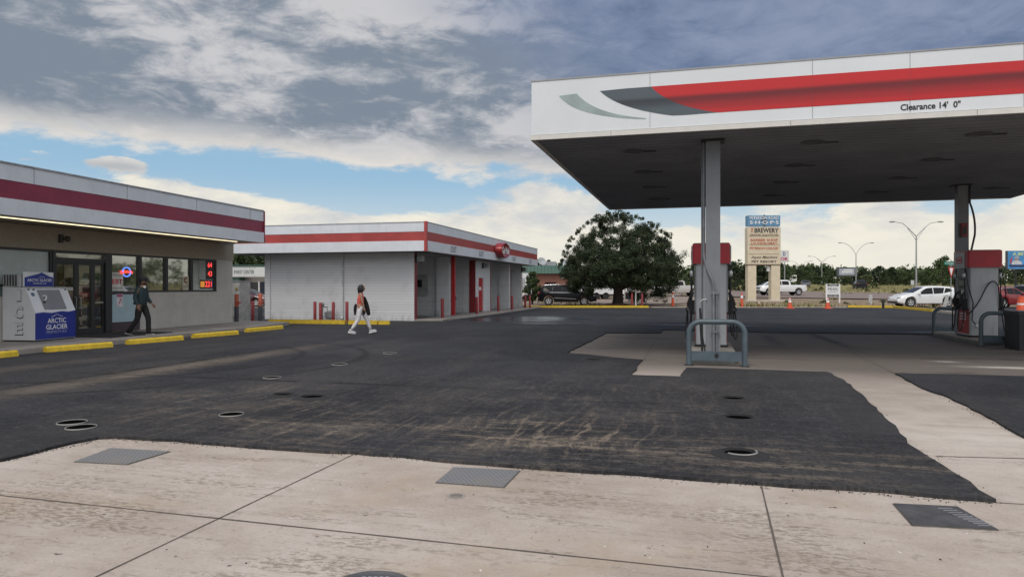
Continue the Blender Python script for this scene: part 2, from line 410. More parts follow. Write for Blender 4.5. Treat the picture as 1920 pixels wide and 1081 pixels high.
# asphalt overlay with its raised ragged edge
px = [(-400, 954), (0, 866), (185, 823.5), (215, 822), (330, 828), (660, 851), (1000, 880), (1428, 910), (1868, 942),
      (1836, 925), (1790, 892), (1740, 860), (1700, 826), (1655, 780), (1620, 745), (1585, 716), (1550, 699),
      (1287, 691), (1276, 708), (1182, 705), (1205, 676), (1062, 663), (1135, 625), (1238, 625),
      (1245, 619), (1460, 624), (1745, 628), (1920, 634), (2600, 655)]
w = [gp(u, v) for u, v in px]+[(70, 20), (70, 53.2), (-60, 53.2), (-60, 5)]
struct(MB().prism(rough_edge(w), 'z', 0.0006, 0.030).build('asphalt_surface', M_asph))
w = [gp(u, v) for u, v in [(1678, 702), (1800, 704), (1960, 708), (2400, 720), (2500, 1000), (1920, 822), (1850, 783), (1800, 757), (1740, 733)]]
struct(MB().prism(rough_edge(w), 'z', 0.0006, 0.030).build('asphalt_patch', M_asph))
AZ = 0.030
# loose crumbs and grit shed along the asphalt edge and over the concrete
M_crumb = P('asphalt crumb', (0.022, 0.022, 0.023), .95, var=.3)
M_grit = P('pale grit', (0.30, 0.27, 0.24), .95, var=.5, vs=30)
def scatter(pts_, mat, name, label, z, rr):
    mb = MB()
    for X, Y, q in pts_:
        v = [mb.b.verts.new((X+q*math.cos(t_)*rr.uniform(.6, 1.2), Y+q*math.sin(t_)*rr.uniform(.6, 1.2), z)) for t_ in (rr.random(), 1.6+rr.random(), 3.2+rr.random(), 4.8+rr.random())]
        tp = mb.b.verts.new((X+q*rr.uniform(-.3, .3), Y+q*rr.uniform(-.3, .3), z+q*rr.uniform(.6, 1.1)))
        for i in range(4): mb.b.faces.new((v[i], v[(i+1) % 4], tp))
    tag(mb.build(name, mat, recalc=False), label, 'grit', kind='stuff')
rr = random.Random(31); cr = []
for (u0, v0), (u1, v1), n_ in [((0, 866), (190, 823), 120), ((200, 822), (660, 851), 170), ((660, 851), (1428, 910), 260), ((1428, 910), (1868, 942), 150), ((1868, 942), (1700, 826), 60), ((1700, 826), (1550, 699), 120), ((1182, 705), (1205, 676), 40), ((1678, 702), (1920, 822), 120)]:
    for _ in range(n_):
        t_ = rr.random(); p = Vector(gp(u0+(u1-u0)*t_, v0+(v1-v0)*t_)); d = abs(rr.gauss(0, .04)); a_ = rr.uniform(0, 6.28)
        cr.append((p.x+d*math.cos(a_), p.y-abs(d*math.sin(a_))*1.2, rr.uniform(.003, .009)))
scatter(cr, M_crumb, 'asphalt_crumbs', 'black crumbs shed along the ragged asphalt edge', 0.001, rr)
cr = []
for _ in range(420):
    u, v = rr.uniform(-100, 2000), rr.uniform(835, 1100)
    if v < lerp_edge(u)+6: continue
    X, Y = gp(u, v); cr.append((X, Y, rr.uniform(.002, .006)*(1 if rr.random() < .93 else 2.2)))
scatter(cr, M_grit, 'paving_grit', 'small pale grit strewn over the concrete', 0.001, rr)
cr = []
for _ in range(26):
    u, v = rr.uniform(-100, 2000), rr.uniform(850, 1100)
    if v < lerp_edge(u)+10: continue
    X, Y = gp(u, v); cr.append((X, Y, rr.uniform(.004, .010)))
scatter(cr, M_crumb, 'dark_pebbles', 'dark pebbles lying on the concrete', 0.001, rr)
# road and verge
M_road = P('pinkish road', (0.21, 0.165, 0.145), 0.9, var=0.12, vs=0.6, bmp=0.3, bs=12)
M_lot = P('gravel lot', (0.25, 0.20, 0.165), 0.95, var=0.2, vs=0.8, bmp=0.5, bs=9)
M_kerb = P('old concrete', (0.42, 0.38, 0.33), 0.9, vs=3, bmp=0.3)
def drape(name, pts, mat, dz, n=24):
    # a strip between two polylines laid over the terrain
    A, B = pts; b = MB(); rows = []
    def samp(L, t):
        k = t*(len(L)-1); i = min(int(k), len(L)-2); f = k-i
        return L[i][0]*(1-f)+L[i+1][0]*f, L[i][1]*(1-f)+L[i+1][1]*f
    for i in range(n+1):
        a, c = samp(A, i/n), samp(B, i/n); row = []
        for k in range(9):
            X = a[0]+(c[0]-a[0])*k/8; Y = a[1]+(c[1]-a[1])*k/8
            row.append(b.b.verts.new((X, Y, terr(X, Y)+dz)))
        rows.append(row)
    for i in range(n):
        for k in range(8): b.b.faces.new((rows[i][k], rows[i+1][k], rows[i+1][k+1], rows[i][k+1]))
    return struct(b.build(name, mat, smooth='all'))
drape('parking_lot', ([(-70, 54.2), (8, 57.5), (20, 66)], [(-70, 78), (6, 82), (22, 84)]), M_lot, 0.055)
drape('road', ([(22, 84), (38, 74), (75, 50), (110, 40)], [(8, 150), (52, 104), (90, 66), (120, 55)]), M_road, 0.09, 40)
drape('road_far', ([(6, 82), (8, 100), (8, 150)], [(22, 84), (30, 110), (30, 140)]), M_road, 0.075)
# ------------------------------------------------------------- shared materials
M_white = P('white fascia panel', (0.70, 0.71, 0.72), 0.45, var=0.04, vs=1.5, dirt=0.10)
M_lowhite = P('dusty white fascia', (0.66, 0.69, 0.73), 0.5, var=0.05, vs=1.5, dirt=0.12)
M_maroon = P('weathered maroon stripe', (0.235, 0.028, 0.058), 0.45, var=0.12, vs=1.2, dirt=0.10)
M_cwred = P('faded red stripe', (0.38, 0.055, 0.05), 0.5, var=0.14, vs=1.2, dirt=0.12)
M_redpaint = P('red paint', (0.42, 0.02, 0.025), 0.45, var=0.12, vs=3, dirt=0.08)
M_bollred = P('maroon post paint', (0.24, 0.025, 0.03), 0.5, var=0.2, vs=6, dirt=0.15)
M_black = P('black metal', (0.018, 0.018, 0.02), 0.4, var=0.2)
M_blackp = P('black rubber', (0.016, 0.016, 0.017), 0.6, var=0.2)
M_dark = P('dark bronze frame', (0.022, 0.022, 0.024), 0.4, var=0.15)
M_grey = P('grey steel', (0.30, 0.31, 0.32), 0.45, var=0.08, dirt=0.2)
M_lgrey = P('light grey enamel', (0.42, 0.44, 0.46), 0.4, var=0.05, vs=2, dirt=0.35)
M_galv = P('galvanised steel', (0.36, 0.37, 0.37), 0.45, 0.5, var=0.1)
M_bluegrey = P('blue grey pipe paint', (0.075, 0.105, 0.125), 0.42, var=0.14, vs=5, dirt=0.25)
M_yellow = P('yellow kerb paint', (0.62, 0.43, 0.03), 0.7, var=0.15, vs=6, bmp=0.3, bs=25, dirt=0.35)
M_wtxt = P('white lettering', (0.8, 0.8, 0.8), 0.5, var=0.03)
M_ktxt = P('black lettering', (0.02, 0.02, 0.02), 0.5, var=0.05)
M_rtxt = P('red lettering', (0.5, 0.03, 0.03), 0.5, var=0.05)
M_beige = P('shop interior wall', (0.42, 0.36, 0.27), 0.8)
def mat_block(name, col, hgt=0.128, wid=40.0, strength=0.5, dirt=0.25):
    m, nt, bs = newmat(name); v = texobj(nt); x, y, z = sep(nt, v)
    q = comb(nt, x+y, z, 0.0)
    t = nt.nodes.new('ShaderNodeTexBrick'); nt.links.new(q, t.inputs['Vector'])
    t.inputs['Scale'].default_value = 1.0; t.inputs['Brick Width'].default_value = wid; t.inputs['Row Height'].default_value = hgt
    t.inputs['Mortar Size'].default_value = 0.012; t.inputs['Mortar Smooth'].default_value = 0.4
    t.inputs['Color1'].default_value = (*col, 1); t.inputs['Color2'].default_value = (*[c*0.93 for c in col], 1)
    t.inputs['Mortar'].default_value = (*[c*0.78 for c in col], 1)
    n = noi(nt, v, 1.3, 6, 0.6)
    c = cmix(nt, n.ss(0.5, 0.8)*dirt, t.outputs['Color'], (0.22, 0.20, 0.17))
    d = (noi(nt, comb(nt, (x+y)*2.2, z*0.5, 0.0), 2.0, 6, 0.65)+(z*-0.5)+0.1).ss(0.45, 0.8)*z.ss(0.9, 0.0)*0.7
    c = cmix(nt, d, c, (0.20, 0.18, 0.15))
    nt.links.new(c, bs.inputs['Base Color']); bs.inputs['Roughness'].default_value = 0.7
    h = noi(nt, v, 30, 4, 0.6)*0.25+NX(nt, t.outputs['Fac'])*-1.0
    bump(nt, bs, h, strength, 0.012)
    return m
M_block = mat_block('white painted slump block', (0.66, 0.67, 0.685))
M_brick = mat_block('red brown brick', (0.27, 0.12, 0.085), 0.08, 0.24)
M_stucco = P('light grey stucco', (0.48, 0.465, 0.43), 0.9, var=0.07, vs=1.5, bmp=0.5, bs=45, dirt=0.18)
M_pebble = P('brown pebble band', (0.33, 0.29, 0.235), 0.95, var=0.16, vs=26, bmp=0.8, bs=60)
M_walk = P('sidewalk concrete', (0.30, 0.275, 0.25), 0.9, var=0.14, vs=2.0, bmp=0.3, bs=50, dirt=0.15)
M_soff = P('brown soffit board', (0.34, 0.29, 0.22), 0.8)
def glass(name, tint=(0.72, 0.76, 0.74), refl=0.30):
    m = bpy.data.materials.new(name); m.use_nodes = True; nt = m.node_tree; nt.nodes.remove(nt.nodes['Principled BSDF'])
    out = nt.nodes['Material Output']
    tr = nt.nodes.new('ShaderNodeBsdfTransparent'); tr.inputs[0].default_value = (*tint, 1)
    gl = nt.nodes.new('ShaderNodeBsdfGlossy'); gl.inputs[0].default_value = (0.9, 0.92, 0.92, 1); gl.inputs['Roughness'].default_value = 0.03
    mx = nt.nodes.new('ShaderNodeMixShader'); lw = nt.nodes.new('ShaderNodeLayerWeight'); lw.inputs[0].default_value = 0.35
    f = (NX(nt, lw.outputs['Facing'])*0.5+refl).clamp()
    nt.links.new(f.s, mx.inputs[0]); nt.links.new(tr.outputs[0], mx.inputs[1]); nt.links.new(gl.outputs[0], mx.inputs[2])
    nt.links.new(mx.outputs[0], out.inputs[0]); return m
M_glass = glass('shop window glass', (0.62, 0.66, 0.64), 0.17)
M_glassd = glass('shop door glass', (0.75, 0.76, 0.74), 0.04)
# ------------------------------------------------------------- convenience store
SY = math.radians(12.83); SO = (-11.1, 27.7)
sA = (math.sin(SY), math.cos(SY)); sB = (math.cos(SY), -math.sin(SY))
WX, WYO = -0.45, 0.54      # the shop wall stands back under the eaves
def sw(x, y, z=0):
    x += WX; y += WYO
    return (SO[0]+sB[0]*x+sA[0]*y, SO[1]+sB[1]*x+sA[1]*y, z)
store = thing('convenience_store', 'low convenience store with maroon striped white fascia and dark framed shop windows', 'store', (SO[0], SO[1], 0), -SY)
L0 = -24.0; ZS, ZH = 1.43, 2.68
b = MB()
b.box(-0.25, 0, -1.04, 0, 0.03, ZH).box(-0.25, 0, -5.06, -1.04, 0.03, ZS).box(-0.25, 0, L0, -9.0, 0.03, 1.35)
b.box(-14, -0.25, -0.25, 0, 0.03, 3.34).box(-14, -0.25, L0, L0+0.25, 0.03, 3.34).box(-14.25, -14, L0, 0, 0.03, 3.34)
b.build('wall', M_stucco, store)
MB().box(-0.25, 0.03, L0, 0.03, ZH, 3.34).build('upper_wall_band', M_pebble, store)
MB().box(-0.02, 0.012, -5.06, 0.0, 0.03, 0.16).build('base_strip', P('dark base', (0.08, 0.075, 0.07), 0.9), store)
MB().box(-13.8, 1.40, L0, 0.05, 3.36, 3.40).build('soffit', M_soff, store)
MB().box(-14.6, 1.30, L0, -0.32, 3.41, 4.45).build('roof', P('roof membrane', (0.35, 0.34, 0.33), 0.9), store)
FY = -0.22
b = MB().box(1.40, 1.47, L0, FY-0.07, 4.17, 4.56).box(-14.7, 1.47, FY-0.07, FY, 4.17, 4.56)
b.build('upper_fascia', M_lowhite, store)
MB().box(1.40, 1.455, L0, FY-0.07, 3.73, 4.17).box(-14.7, 1.455, FY-0.07, FY-0.015, 3.73, 4.17).build('fascia_stripe', M_maroon, store)
MB().box(1.38, 1.49, L0, FY-0.07, 3.33, 3.73).box(-14.7, 1.49, FY-0.07, FY+0.02, 3.33, 3.73).build('lower_fascia', M_lowhite, store)
MB().box(1.405, 1.50, FY-0.03, FY+0.03, 3.325, 4.57).build('corner_trim', M_maroon, store)
MB().box(1.38, 1.50, L0, FY-0.05, 4.561, 4.60).build('coping', P('grey coping', (0.33, 0.34, 0.36), 0.5), store)
M_seam = P('seam', (0.25, 0.25, 0.26), 0.7)
for k in range(2, 8): MB().box(1.472, 1.476, L0+1.5+k*3.05, L0+1.512+k*3.05, 4.172, 4.558).build('panel_seam', M_seam, store)
MB().box(1.02, 1.36, L0, -0.3, 3.335, 3.355).build('light_trough', P('cream trough', (0.45, 0.40, 0.28), 0.6), store)
MB().box(0.84, 0.865, L0, -1.05, 3.318, 3.345).build('light_strip', E('lit fluorescent tube', (1.0, 0.88, 0.58), 1.5), store)
# windows
def window(y0, y1, z0, z1, mat=M_glass, fw=0.06):
    f = MB()
    f.box(-0.12, 0.015, y0, y0+fw, z0, z1).box(-0.12, 0.015, y1-fw, y1, z0, z1)
    f.box(-0.12, 0.015, y0+fw, y1-fw, z0, z0+fw).box(-0.12, 0.015, y0+fw, y1-fw, z1-fw, z1)
    o = f.build('window', M_dark, store)
    MB().box(-0.06, -0.05, y0+fw, y1-fw, z0+fw, z1-fw).build('pane', mat, o)
    return o
window(-2.48, -1.04, ZS, ZH); window(-3.80, -2.48, ZS, ZH); window(-5.06, -3.80, ZS, ZH)
window(-6.36, -5.06, 1.40, ZH)
M_blind = P('pale blind film', (0.42, 0.48, 0.475), 0.25, var=0.06)
window(-11.2, -8.50, 1.62, ZH, M_blind); window(-14.2, -11.2, 1.62, ZH, M_blind)
MB().box(-0.09, 0.01, -14.2, -8.52, 1.35, 1.62).build('lower_window_strip', P('teal strip', (0.10, 0.14, 0.135), 0.4), store); window(-17.5, -14.2, 1.35, ZH); window(L0, -17.5, 1.35, ZH)
MB().box(-0.10, 0.012, -6.30, -5.10, 0.18, 1.40).build('lower_window_panel', P('dark plum panel', (0.055, 0.035, 0.05), 0.4), store)
MB().box(0.012, 0.018, -6.28, -5.12, 0.47, 1.36).build('panel_cover', P('pale blue panel', (0.36, 0.50, 0.55), 0.35, var=0.05), store)
MB().box(-0.14, 0.03, -6.56, -6.30, 0.03, ZH).build('door_post', M_dark, store)
# door
f = MB().box(-0.12, 0.02, -8.48, -8.38, 0.15, ZH).box(-0.12, 0.02, -8.38, -6.56, 2.60, ZH).box(-0.12, 0.02, -8.38, -6.56, 2.36, 2.47)
fr = f.build('door_frame', M_dark, store)
MB().box(-0.06, -0.05, -8.38, -6.56, 2.47, 2.60).build('transom_pane', M_glassd, fr)
def door(y0, y1):
    f = MB().box(-0.10, -0.02, y0, y0+0.07, 0.16, 2.36).box(-0.10, -0.02, y1-0.07, y1, 0.16, 2.36)
    f.box(-0.10, -0.02, y0+0.07, y1-0.07, 2.27, 2.36).box(-0.10, -0.02, y0+0.07, y1-0.07, 0.16, 0.34)
    d = f.build('door', M_dark, store)
    MB().box(-0.065, -0.055, y0+0.07, y1-0.07, 0.34, 2.27).build('pane', M_glassd, d)
    return d
d1 = door(-8.38, -7.60); d2 = door(-7.60, -7.00); d3 = door(-7.00, -6.56)
for d, yy in ((d1, -7.69), (d2, -7.52)):
    MB().tube([(-0.02, yy, 0.95), (0.05, yy, 0.95), (0.05, yy, 1.3), (-0.02, yy, 1.3)], 0.012).build('handle', M_galv, d)
MB().box(-0.02, 0.005, -6.93, -6.63, 1.10, 1.14).build('push_bar', M_galv, d3)
MB().box(-0.015, -0.01, -8.20, -7.75, 1.50, 1.60).build('door_sticker', P('pale sticker', (0.45, 0.45, 0.43), 0.6), d1)
# interior shell
MB().box(-13.9, -0.25, L0+0.25, -0.25, 0.03, 0.14).build('shop_floor', P('shop floor', (0.25, 0.23, 0.20), 0.4), store)
MB().box(-9.0, -8.9, L0+0.25, -0.25, 0.14, 3.05).build('inner_wall', M_beige, store)
MB().box(-13.9, -0.25, L0+0.25, -0.25, 3.10, 3.14).build('ceiling', P('ceiling tile', (0.42, 0.39, 0.33), 0.9), store)
lit = E('lit ceiling tube', (1.0, 0.94, 0.78), 22.0)
for yy in (-3.0, -7.4, -11.5, -15.5):
    for xx in (-1.8, -4.6, -7.2): MB().box(xx-0.1, xx+0.1, yy-0.6, yy+0.6, 3.05, 3.098).build('ceiling_tube', lit, store)
MB().box(-1.0, -0.9, -8.4, -8.35, 0.14, 2.5).box(-1.05, -1.0, -7.6, -7.1, 1.75, 2.5).build('inner_board', P('tan notice board', (0.30, 0.19, 0.09), 0.8), store)
for o in [q for q in COL.objects if q.parent == store]:
    if o.name.split('.')[0] in ('wall', 'upper_wall_band', 'base_strip', 'window', 'lower_window_panel', 'panel_cover', 'door_post', 'door_frame', 'door', 'shop_floor', 'inner_wall', 'ceiling', 'ceiling_tube', 'inner_board', 'lower_window_strip'): o.location = (WX, WYO, 0)
MB().box(-14.5, WX+0.06, -0.3, WYO+0.06, 3.345, 3.41).build('flat_roof_edge', M_grey, store)
# goods shelves behind the glass
def mat_goods():
    m, nt, bs = newmat('packed goods'); v = texobj(nt); x, y, z = sep(nt, v)
    q = comb(nt, (x+y)*9.0, z*5.0, x*3.0)
    vo = nt.nodes.new('ShaderNodeTexVoronoi'); nt.links.new(q, vo.inputs['Vector']); vo.inputs['Scale'].default_value = 1.0
    c = cmix(nt, 0.72, vo.outputs['Color'], (0.10, 0.06, 0.045))
    c = cmix(nt, noi(nt, v, 3.0, 3).ss(0.4, 0.65), c, (0.045, 0.035, 0.03))
    nt.links.new(c, bs.inputs['Base Color']); bs.inputs['Roughness'].default_value = 0.5; return m
M_goods = mat_goods()
M_shelf = P('dark shelving', (0.05, 0.045, 0.04), 0.6)
spots = [(-1.5, -7.35, 1.4, 1.55, 'goods shelf just inside the shop door'), (-2.6, -5.9, 1.5, 1.75, 'goods shelf behind the red and white card sign'),
         (-2.4, -3.9, 1.7, 1.9, 'goods shelf behind the middle shop windows'), (-1.9, -1.9, 1.3, 1.75, 'goods shelf behind the shop window with price digits'), (-4.4, -8.6, 2.2, 1.9, 'goods shelf deepest inside the doorway')]
for xx, yy, ln, hh, lab in spots:
    t = thing('goods_shelf', lab, 'shelf', sw(xx, yy, 0.14), -SY, 'goods shelves inside the store')
    f = MB().box(-0.03, 0.03, -ln/2, ln/2, 0, hh)
    for k in range(5): f.box(0.03, 0.36, -ln/2, ln/2, 0.1+k*hh/5, 0.13+k*hh/5).box(-0.36, -0.03, -ln/2, ln/2, 0.1+k*hh/5, 0.13+k*hh/5)
    f.build('rack', M_shelf, t)
    r2 = random.Random(hash(lab) % 100 if False else len(lab)); f = MB()
    for k in range(5):
        yk = -ln/2+0.02
        while yk < ln/2-0.1:
            w_ = r2.uniform(0.08, 0.2); h_ = r2.uniform(0.5, 0.95)*(hh/5-0.05)
            for sgn in (1, -1):
                x0, x1 = (0.05, r2.uniform(0.24, 0.34)); x0, x1 = (x0, x1) if sgn > 0 else (-x1, -x0)
                f.box(x0, x1, yk, yk+w_*0.92, 0.132+k*hh/5, 0.132+k*hh/5+h_)
            yk += w_
    f.build('goods', M_goods, t)
t = thing('shop_counter', 'dark counter with boxes behind the right hand shop windows', 'counter', sw(-0.9, -2.6, 0.14), -SY)
MB().box(-0.35, 0.3, -1.3, 1.5, 0, 1.0).build('cabinet', M_shelf, t)
f = MB(); r2 = random.Random(3)
for k in range(16):
    yk = -1.25+k*0.17; f.box(-0.2+r2.uniform(0, .15), 0.05+r2.uniform(0, .2), yk, yk+r2.uniform(.08, .15), 1.002, 1.0+r2.uniform(0.35, .7))
f.build('counter_goods', M_goods, t)
# window signs (each hangs behind the glass)
t = thing('window_card', 'white card with bold red EBT letters in the shop window', 'sign', sw(-0.03, -6.02, 1.78), -SY)
MB().box(-0.004, 0, -0.24, 0.24, -0.30, 0.30).build('card', P('white card', (0.66, 0.65, 0.62), 0.6), t)
txt('lettering', 'EBT', t, M_rtxt, (0.001, 0.0, 0.0), RX, UZ, 0.42, 0.16, bold=0.03)
txt('lettering', 'WE ACCEPT', t, M_ktxt, (0.001, 0.0, 0.21), RX, UZ, 0.40, 0.07)
txt('lettering', 'AVAILABLE', t, M_ktxt, (0.001, 0.0, -0.21), RX, UZ, 0.40, 0.06)
t = thing('neon_sign', 'glowing neon sign, red script over a blue ring, above the red lettered card', 'neon sign', sw(-0.03, -5.62, 2.10), -SY)
MB().tube([(0, 0.17*math.cos(a), 0.15*math.sin(a)) for a in [i*math.pi/14 for i in range(29)]], 0.016).build('ring_tube', E('blue neon', (0.15, 0.3, 1.0), 1.3), t)
MB().tube([(0.012, -0.28+i*0.035, 0.05*math.sin(i*1.7)+0.012*math.sin(i*4)) for i in range(16)], 0.014).tube([(0.012, -0.30, -0.06), (0.012, -0.1, -0.03), (0.012, 0.2, 0.03)], 0.012).build('script_tube', E('red neon', (1.0, 0.08, 0.05), 1.3), t)
t = thing('window_poster', 'pale C LOCAL poster in the lower corner of the third shop window', 'poster', sw(-0.03, -2.78, 1.73), -SY)
MB().box(-0.004, 0, -0.17, 0.17, -0.25, 0.27).build('card', P('pale poster', (0.50, 0.47, 0.36), 0.6), t)
txt('lettering', 'C', t, P('rust lettering', (0.22, 0.06, 0.03), .6), (0.001, 0.0, 0.12), RX, UZ, 0.19, 0.21, bold=0.05)
txt('lettering', 'LOCAL', t, M_ktxt, (0.001, 0.0, -0.10), RX, UZ, 0.26, 0.07)
t = thing('price_display', 'dark display with glowing red digits 64, 43 and 221 in the right window', 'price sign', sw(-0.03, -1.55, 2.0), -SY)
MB().box(-0.03, -0.012, -0.05, 0.40, -0.10, 0.62).box(-0.03, -0.012, -0.40, 0.34, -0.46, -0.12).build('panel', M_black, t)
led = E('red LED', (1.0, 0.06, 0.05), 1.6)
txt('digits', '64', t, led, (-0.008, 0.17, 0.46), RX, UZ, 0.25, 0.20, bold=0.01)
txt('digits', '43', t, led, (-0.008, 0.17, 0.12), RX, UZ, 0.25, 0.20, bold=0.01)
txt('digits', '221', t, led, (-0.008, 0.08, -0.28), RX, UZ, 0.38, 0.22, bold=0.015)
MB().box(-0.010, -0.008, -0.38, -0.14, -0.40, -0.18).build('orange_badge', E('orange lit badge', (0.9, 0.35, 0.05), 0.5), t)
MB().box(-0.011, -0.009, 0.29, 0.339, -0.45, -0.13).build('blue_badge', P('blue badge', (0.03, 0.08, 0.35), 0.5), t)
t = thing('paper_notice', 'small white and pink paper notice taped on the pale blue panel', 'notice', sw(0.02, -5.98, 1.18), -SY)
MB().box(0, 0.003, -0.13, 0.13, -0.22, 0.20).build('sheet', P('paper', (0.62, 0.58, 0.62), 0.7), t)
MB().box(0.0032, 0.004, -0.12, 0.12, 0.10, 0.19).prism([(-.05, -.1), (0.0, -.12), (0.08, 0.06), (0.05, 0.06)], 'x', 0.0034, 0.004).build('print', P('pink print', (0.45, 0.10, 0.20), 0.7), t)
t = thing('window_sticker', 'teal header sticker in the big window above the ice freezer sign', 'sticker', sw(-0.035, -8.85, 1.95), -SY)
MB().box(0, 0.004, -0.28, 0.28, -0.04, 0.05).build('sheet', P('teal sheet', (0.20, 0.42, 0.40), 0.6), t)
t = thing('wall_lamp', 'small dark floodlight and bracket on the brown band above the door', 'lamp', sw(0.03, -8.2, 3.02), -SY)
MB().box(0, 0.06, -0.10, 0.02, -0.12, 0.12).build('bracket', M_black, t); MB().ell((0.10, 0.12, 0.0), (0.08, 0.09, 0.08)).build('lamp_head', P('lamp head', (0.05, 0.04, 0.035), .4), t, smooth='all')
# sidewalk with kerb
b = MB(); b.prism([(-0.46, -24.0), (2.25, -24.0), (2.15, -2.0), (1.6, 1.4), (0.0, 2.0), (-2.0, 2.0), (-2.0, 0.53), (-0.46, 0.53)], 'z', 0.0, 0.15)
o = b.build('store_sidewalk', M_walk, None, bevel=0.015); o.location = (SO[0], SO[1], 0); o.rotation_euler = (0, 0, -SY); struct(o)
b = MB()
for k in range(9): b.box(0.05, 2.25, -2.0-k*2.4, -1.985-k*2.4, 0.1505, 0.1535)
b.box(2.0, 2.012, -24, -2, 0.1505, 0.1535)
b.build('sidewalk_joint', M_joint, o)
t = thing('door_mat', 'worn black entrance mat lying on the sidewalk at the shop door', 'mat', sw(0.95, -7.35, 0.15), -SY)
MB().box(-0.9, 0.95, -1.0, 1.5, 0.004, 0.02).build('mat', P('black mat', (0.022, 0.022, 0.024), 0.95, bmp=0.4), t)
# yellow wheel stops
def wheelstop(lab, x, y, ang, ln=1.85):
    t = thing('wheel_stop', lab, 'wheel stop', (x, y, AZ), -ang, 'yellow wheel stops along the store sidewalk')
    MB().prism([(-0.09, 0), (0.09, 0), (0.07, 0.10), (0.03, 0.135), (-0.03, 0.135), (-0.07, 0.10)], 'y', -ln/2, ln/2).build('stop_block', M_yellow, t, bevel=0.012)
    f = MB()
    for yy in (-ln*0.32, ln*0.32): f.lathe([(0, 0.137), (0.022, 0.137), (0.022, 0.133)], (0, yy, 0), 8)
    f.build('rebar_pin', M_black, t)
def stop_px(lab, u0, v0, u1, v1):
    p, q = Vector(gp(u0, v0, AZ)), Vector(gp(u1, v1, AZ)); d = (q-p); ang = math.atan2(d.x, d.y)
    c = (p+q)/2+Vector((-0.09, 0.02)); wheelstop(lab, c.x, c.y, ang, d.length)
stop_px('yellow wheel stop running out of the picture at the left edge', -60, 677, 36, 667)
stop_px('long yellow wheel stop before the white and blue ice freezer', 90, 660, 214, 650)
stop_px('yellow wheel stop just past the black door mat where the masked man walks', 244, 645.5, 346, 637)
stop_px('yellow wheel stop with worn spots below the right shop windows', 367, 633.5, 449, 626.5)
stop_px('yellow wheel stop beyond the sidewalk end, farthest of the row', 466, 622.5, 532, 616)
# ice freezer
FR = math.radians(9.5); fx, fy = -12.62, 18.35
t = thing('ice_freezer', 'white and blue bagged ice freezer with slanted front beside the shop door', 'ice freezer', (fx, fy, 0.15), -FR)
M_icew = P('freezer white', (0.70, 0.715, 0.735), 0.35, var=0.03, dirt=0.06); M_iceb = P('freezer blue', (0.012, 0.028, 0.24), 0.35, var=0.1)
prof = [(-1.0, 0.04), (0.0, 0.04), (0.0, 0.80), (-0.30, 1.44), (-1.0, 1.46)]
MB().prism(prof, 'y', 0, 1.36).build('body', M_icew, t, bevel=0.015)
MB().box(-0.97, -0.03, 0.03, 1.33, 0.0, 0.04).build('base', M_black, t)
MB().prism([(0.0, 0.05), (1.36, 0.05), (1.36, 0.80), (1.1, 0.765), (0.85, 0.79), (0.55, 0.75), (0.25, 0.775), (0.0, 0.755)], 'x', 0.0, 0.006).build('blue_panel', M_iceb, t)
sl_ = Vector((-0.30, 0, 0.64)).normalized(); sn = Vector((0.64, 0, 0.30)).normalized()
def sp(yv, k, d=0.0): return Vector((0, yv, 0.80))+sl_*k+sn*d
f = MB(); A = [sp(0.32, 0.05, 0.004), sp(1.04, 0.05, 0.004), sp(1.04, 0.62, 0.004), sp(0.32, 0.62, 0.004)]
B = [p+sn*0.03 for p in A]
va = [f.b.verts.new(p) for p in A]; vb = [f.b.verts.new(p) for p in B]
f.b.faces.new(vb)
for i in range(4): f.b.faces.new((va[i], va[(i+1) % 4], vb[(i+1) % 4], vb[i]))
dr = f.build('freezer_door', P('grey freezer door', (0.22, 0.225, 0.24), 0.4, var=0.05), t, bevel=0.006)
MB().tube([sp(0.38, 0.30, 0.035), sp(0.36, 0.28, 0.08), sp(0.44, 0.36, 0.085), sp(0.46, 0.42, 0.08), sp(0.40, 0.44, 0.035)], 0.016).build('handle', M_wtxt, dr)
MB().ell(sp(0.36, 0.25, 0.05), (0.03, 0.03, 0.03)).build('lock', M_black, dr)
MB().box(-0.33, -0.27, 0.02, 1.34, 1.415, 1.455).build('hinge_rail', P('rail', (.45, .45, .46), .5), t)
f = MB()
for yy in (0.06, 0.22, 1.28): f.ell(sp(yy, 0.64, 0.012), (0.02, 0.035, 0.02))
f.build('hinge', M_black, t)
MB().lathe([(0, 0.006), (0.055, 0.006), (0.055, 0)], (0, 0, 0), 14).build('round_badge', P('badge blue', (0.08, 0.14, 0.22), .5), t).matrix_local = Matrix.Translation(sp(0.14, 0.50, 0.003)) @ Vector((0, 0, 1)).rotation_difference(sn).to_matrix().to_4x4()
txt('lettering', 'ARCTIC', t, M_wtxt, (0.008, 0.70, 0.54), RX, UZ, 0.62, 0.13, bold=0.012)
txt('lettering', 'GLACIER', t, M_wtxt, (0.008, 0.70, 0.37), RX, UZ, 0.72, 0.13, bold=0.012)
txt('lettering', 'PREMIUM ICE', t, P('dim lettering', (0.35, 0.37, 0.5), .5), (0.008, 0.70, 0.235), RX, UZ, 0.68, 0.075)
MB().tube([(0.009, 0.52, 0.645), (0.009, 0.62, 0.67), (0.009, 0.70, 0.715), (0.009, 0.78, 0.675), (0.009, 0.90, 0.645)], 0.006, 4).build('mountain_line', M_wtxt, t)
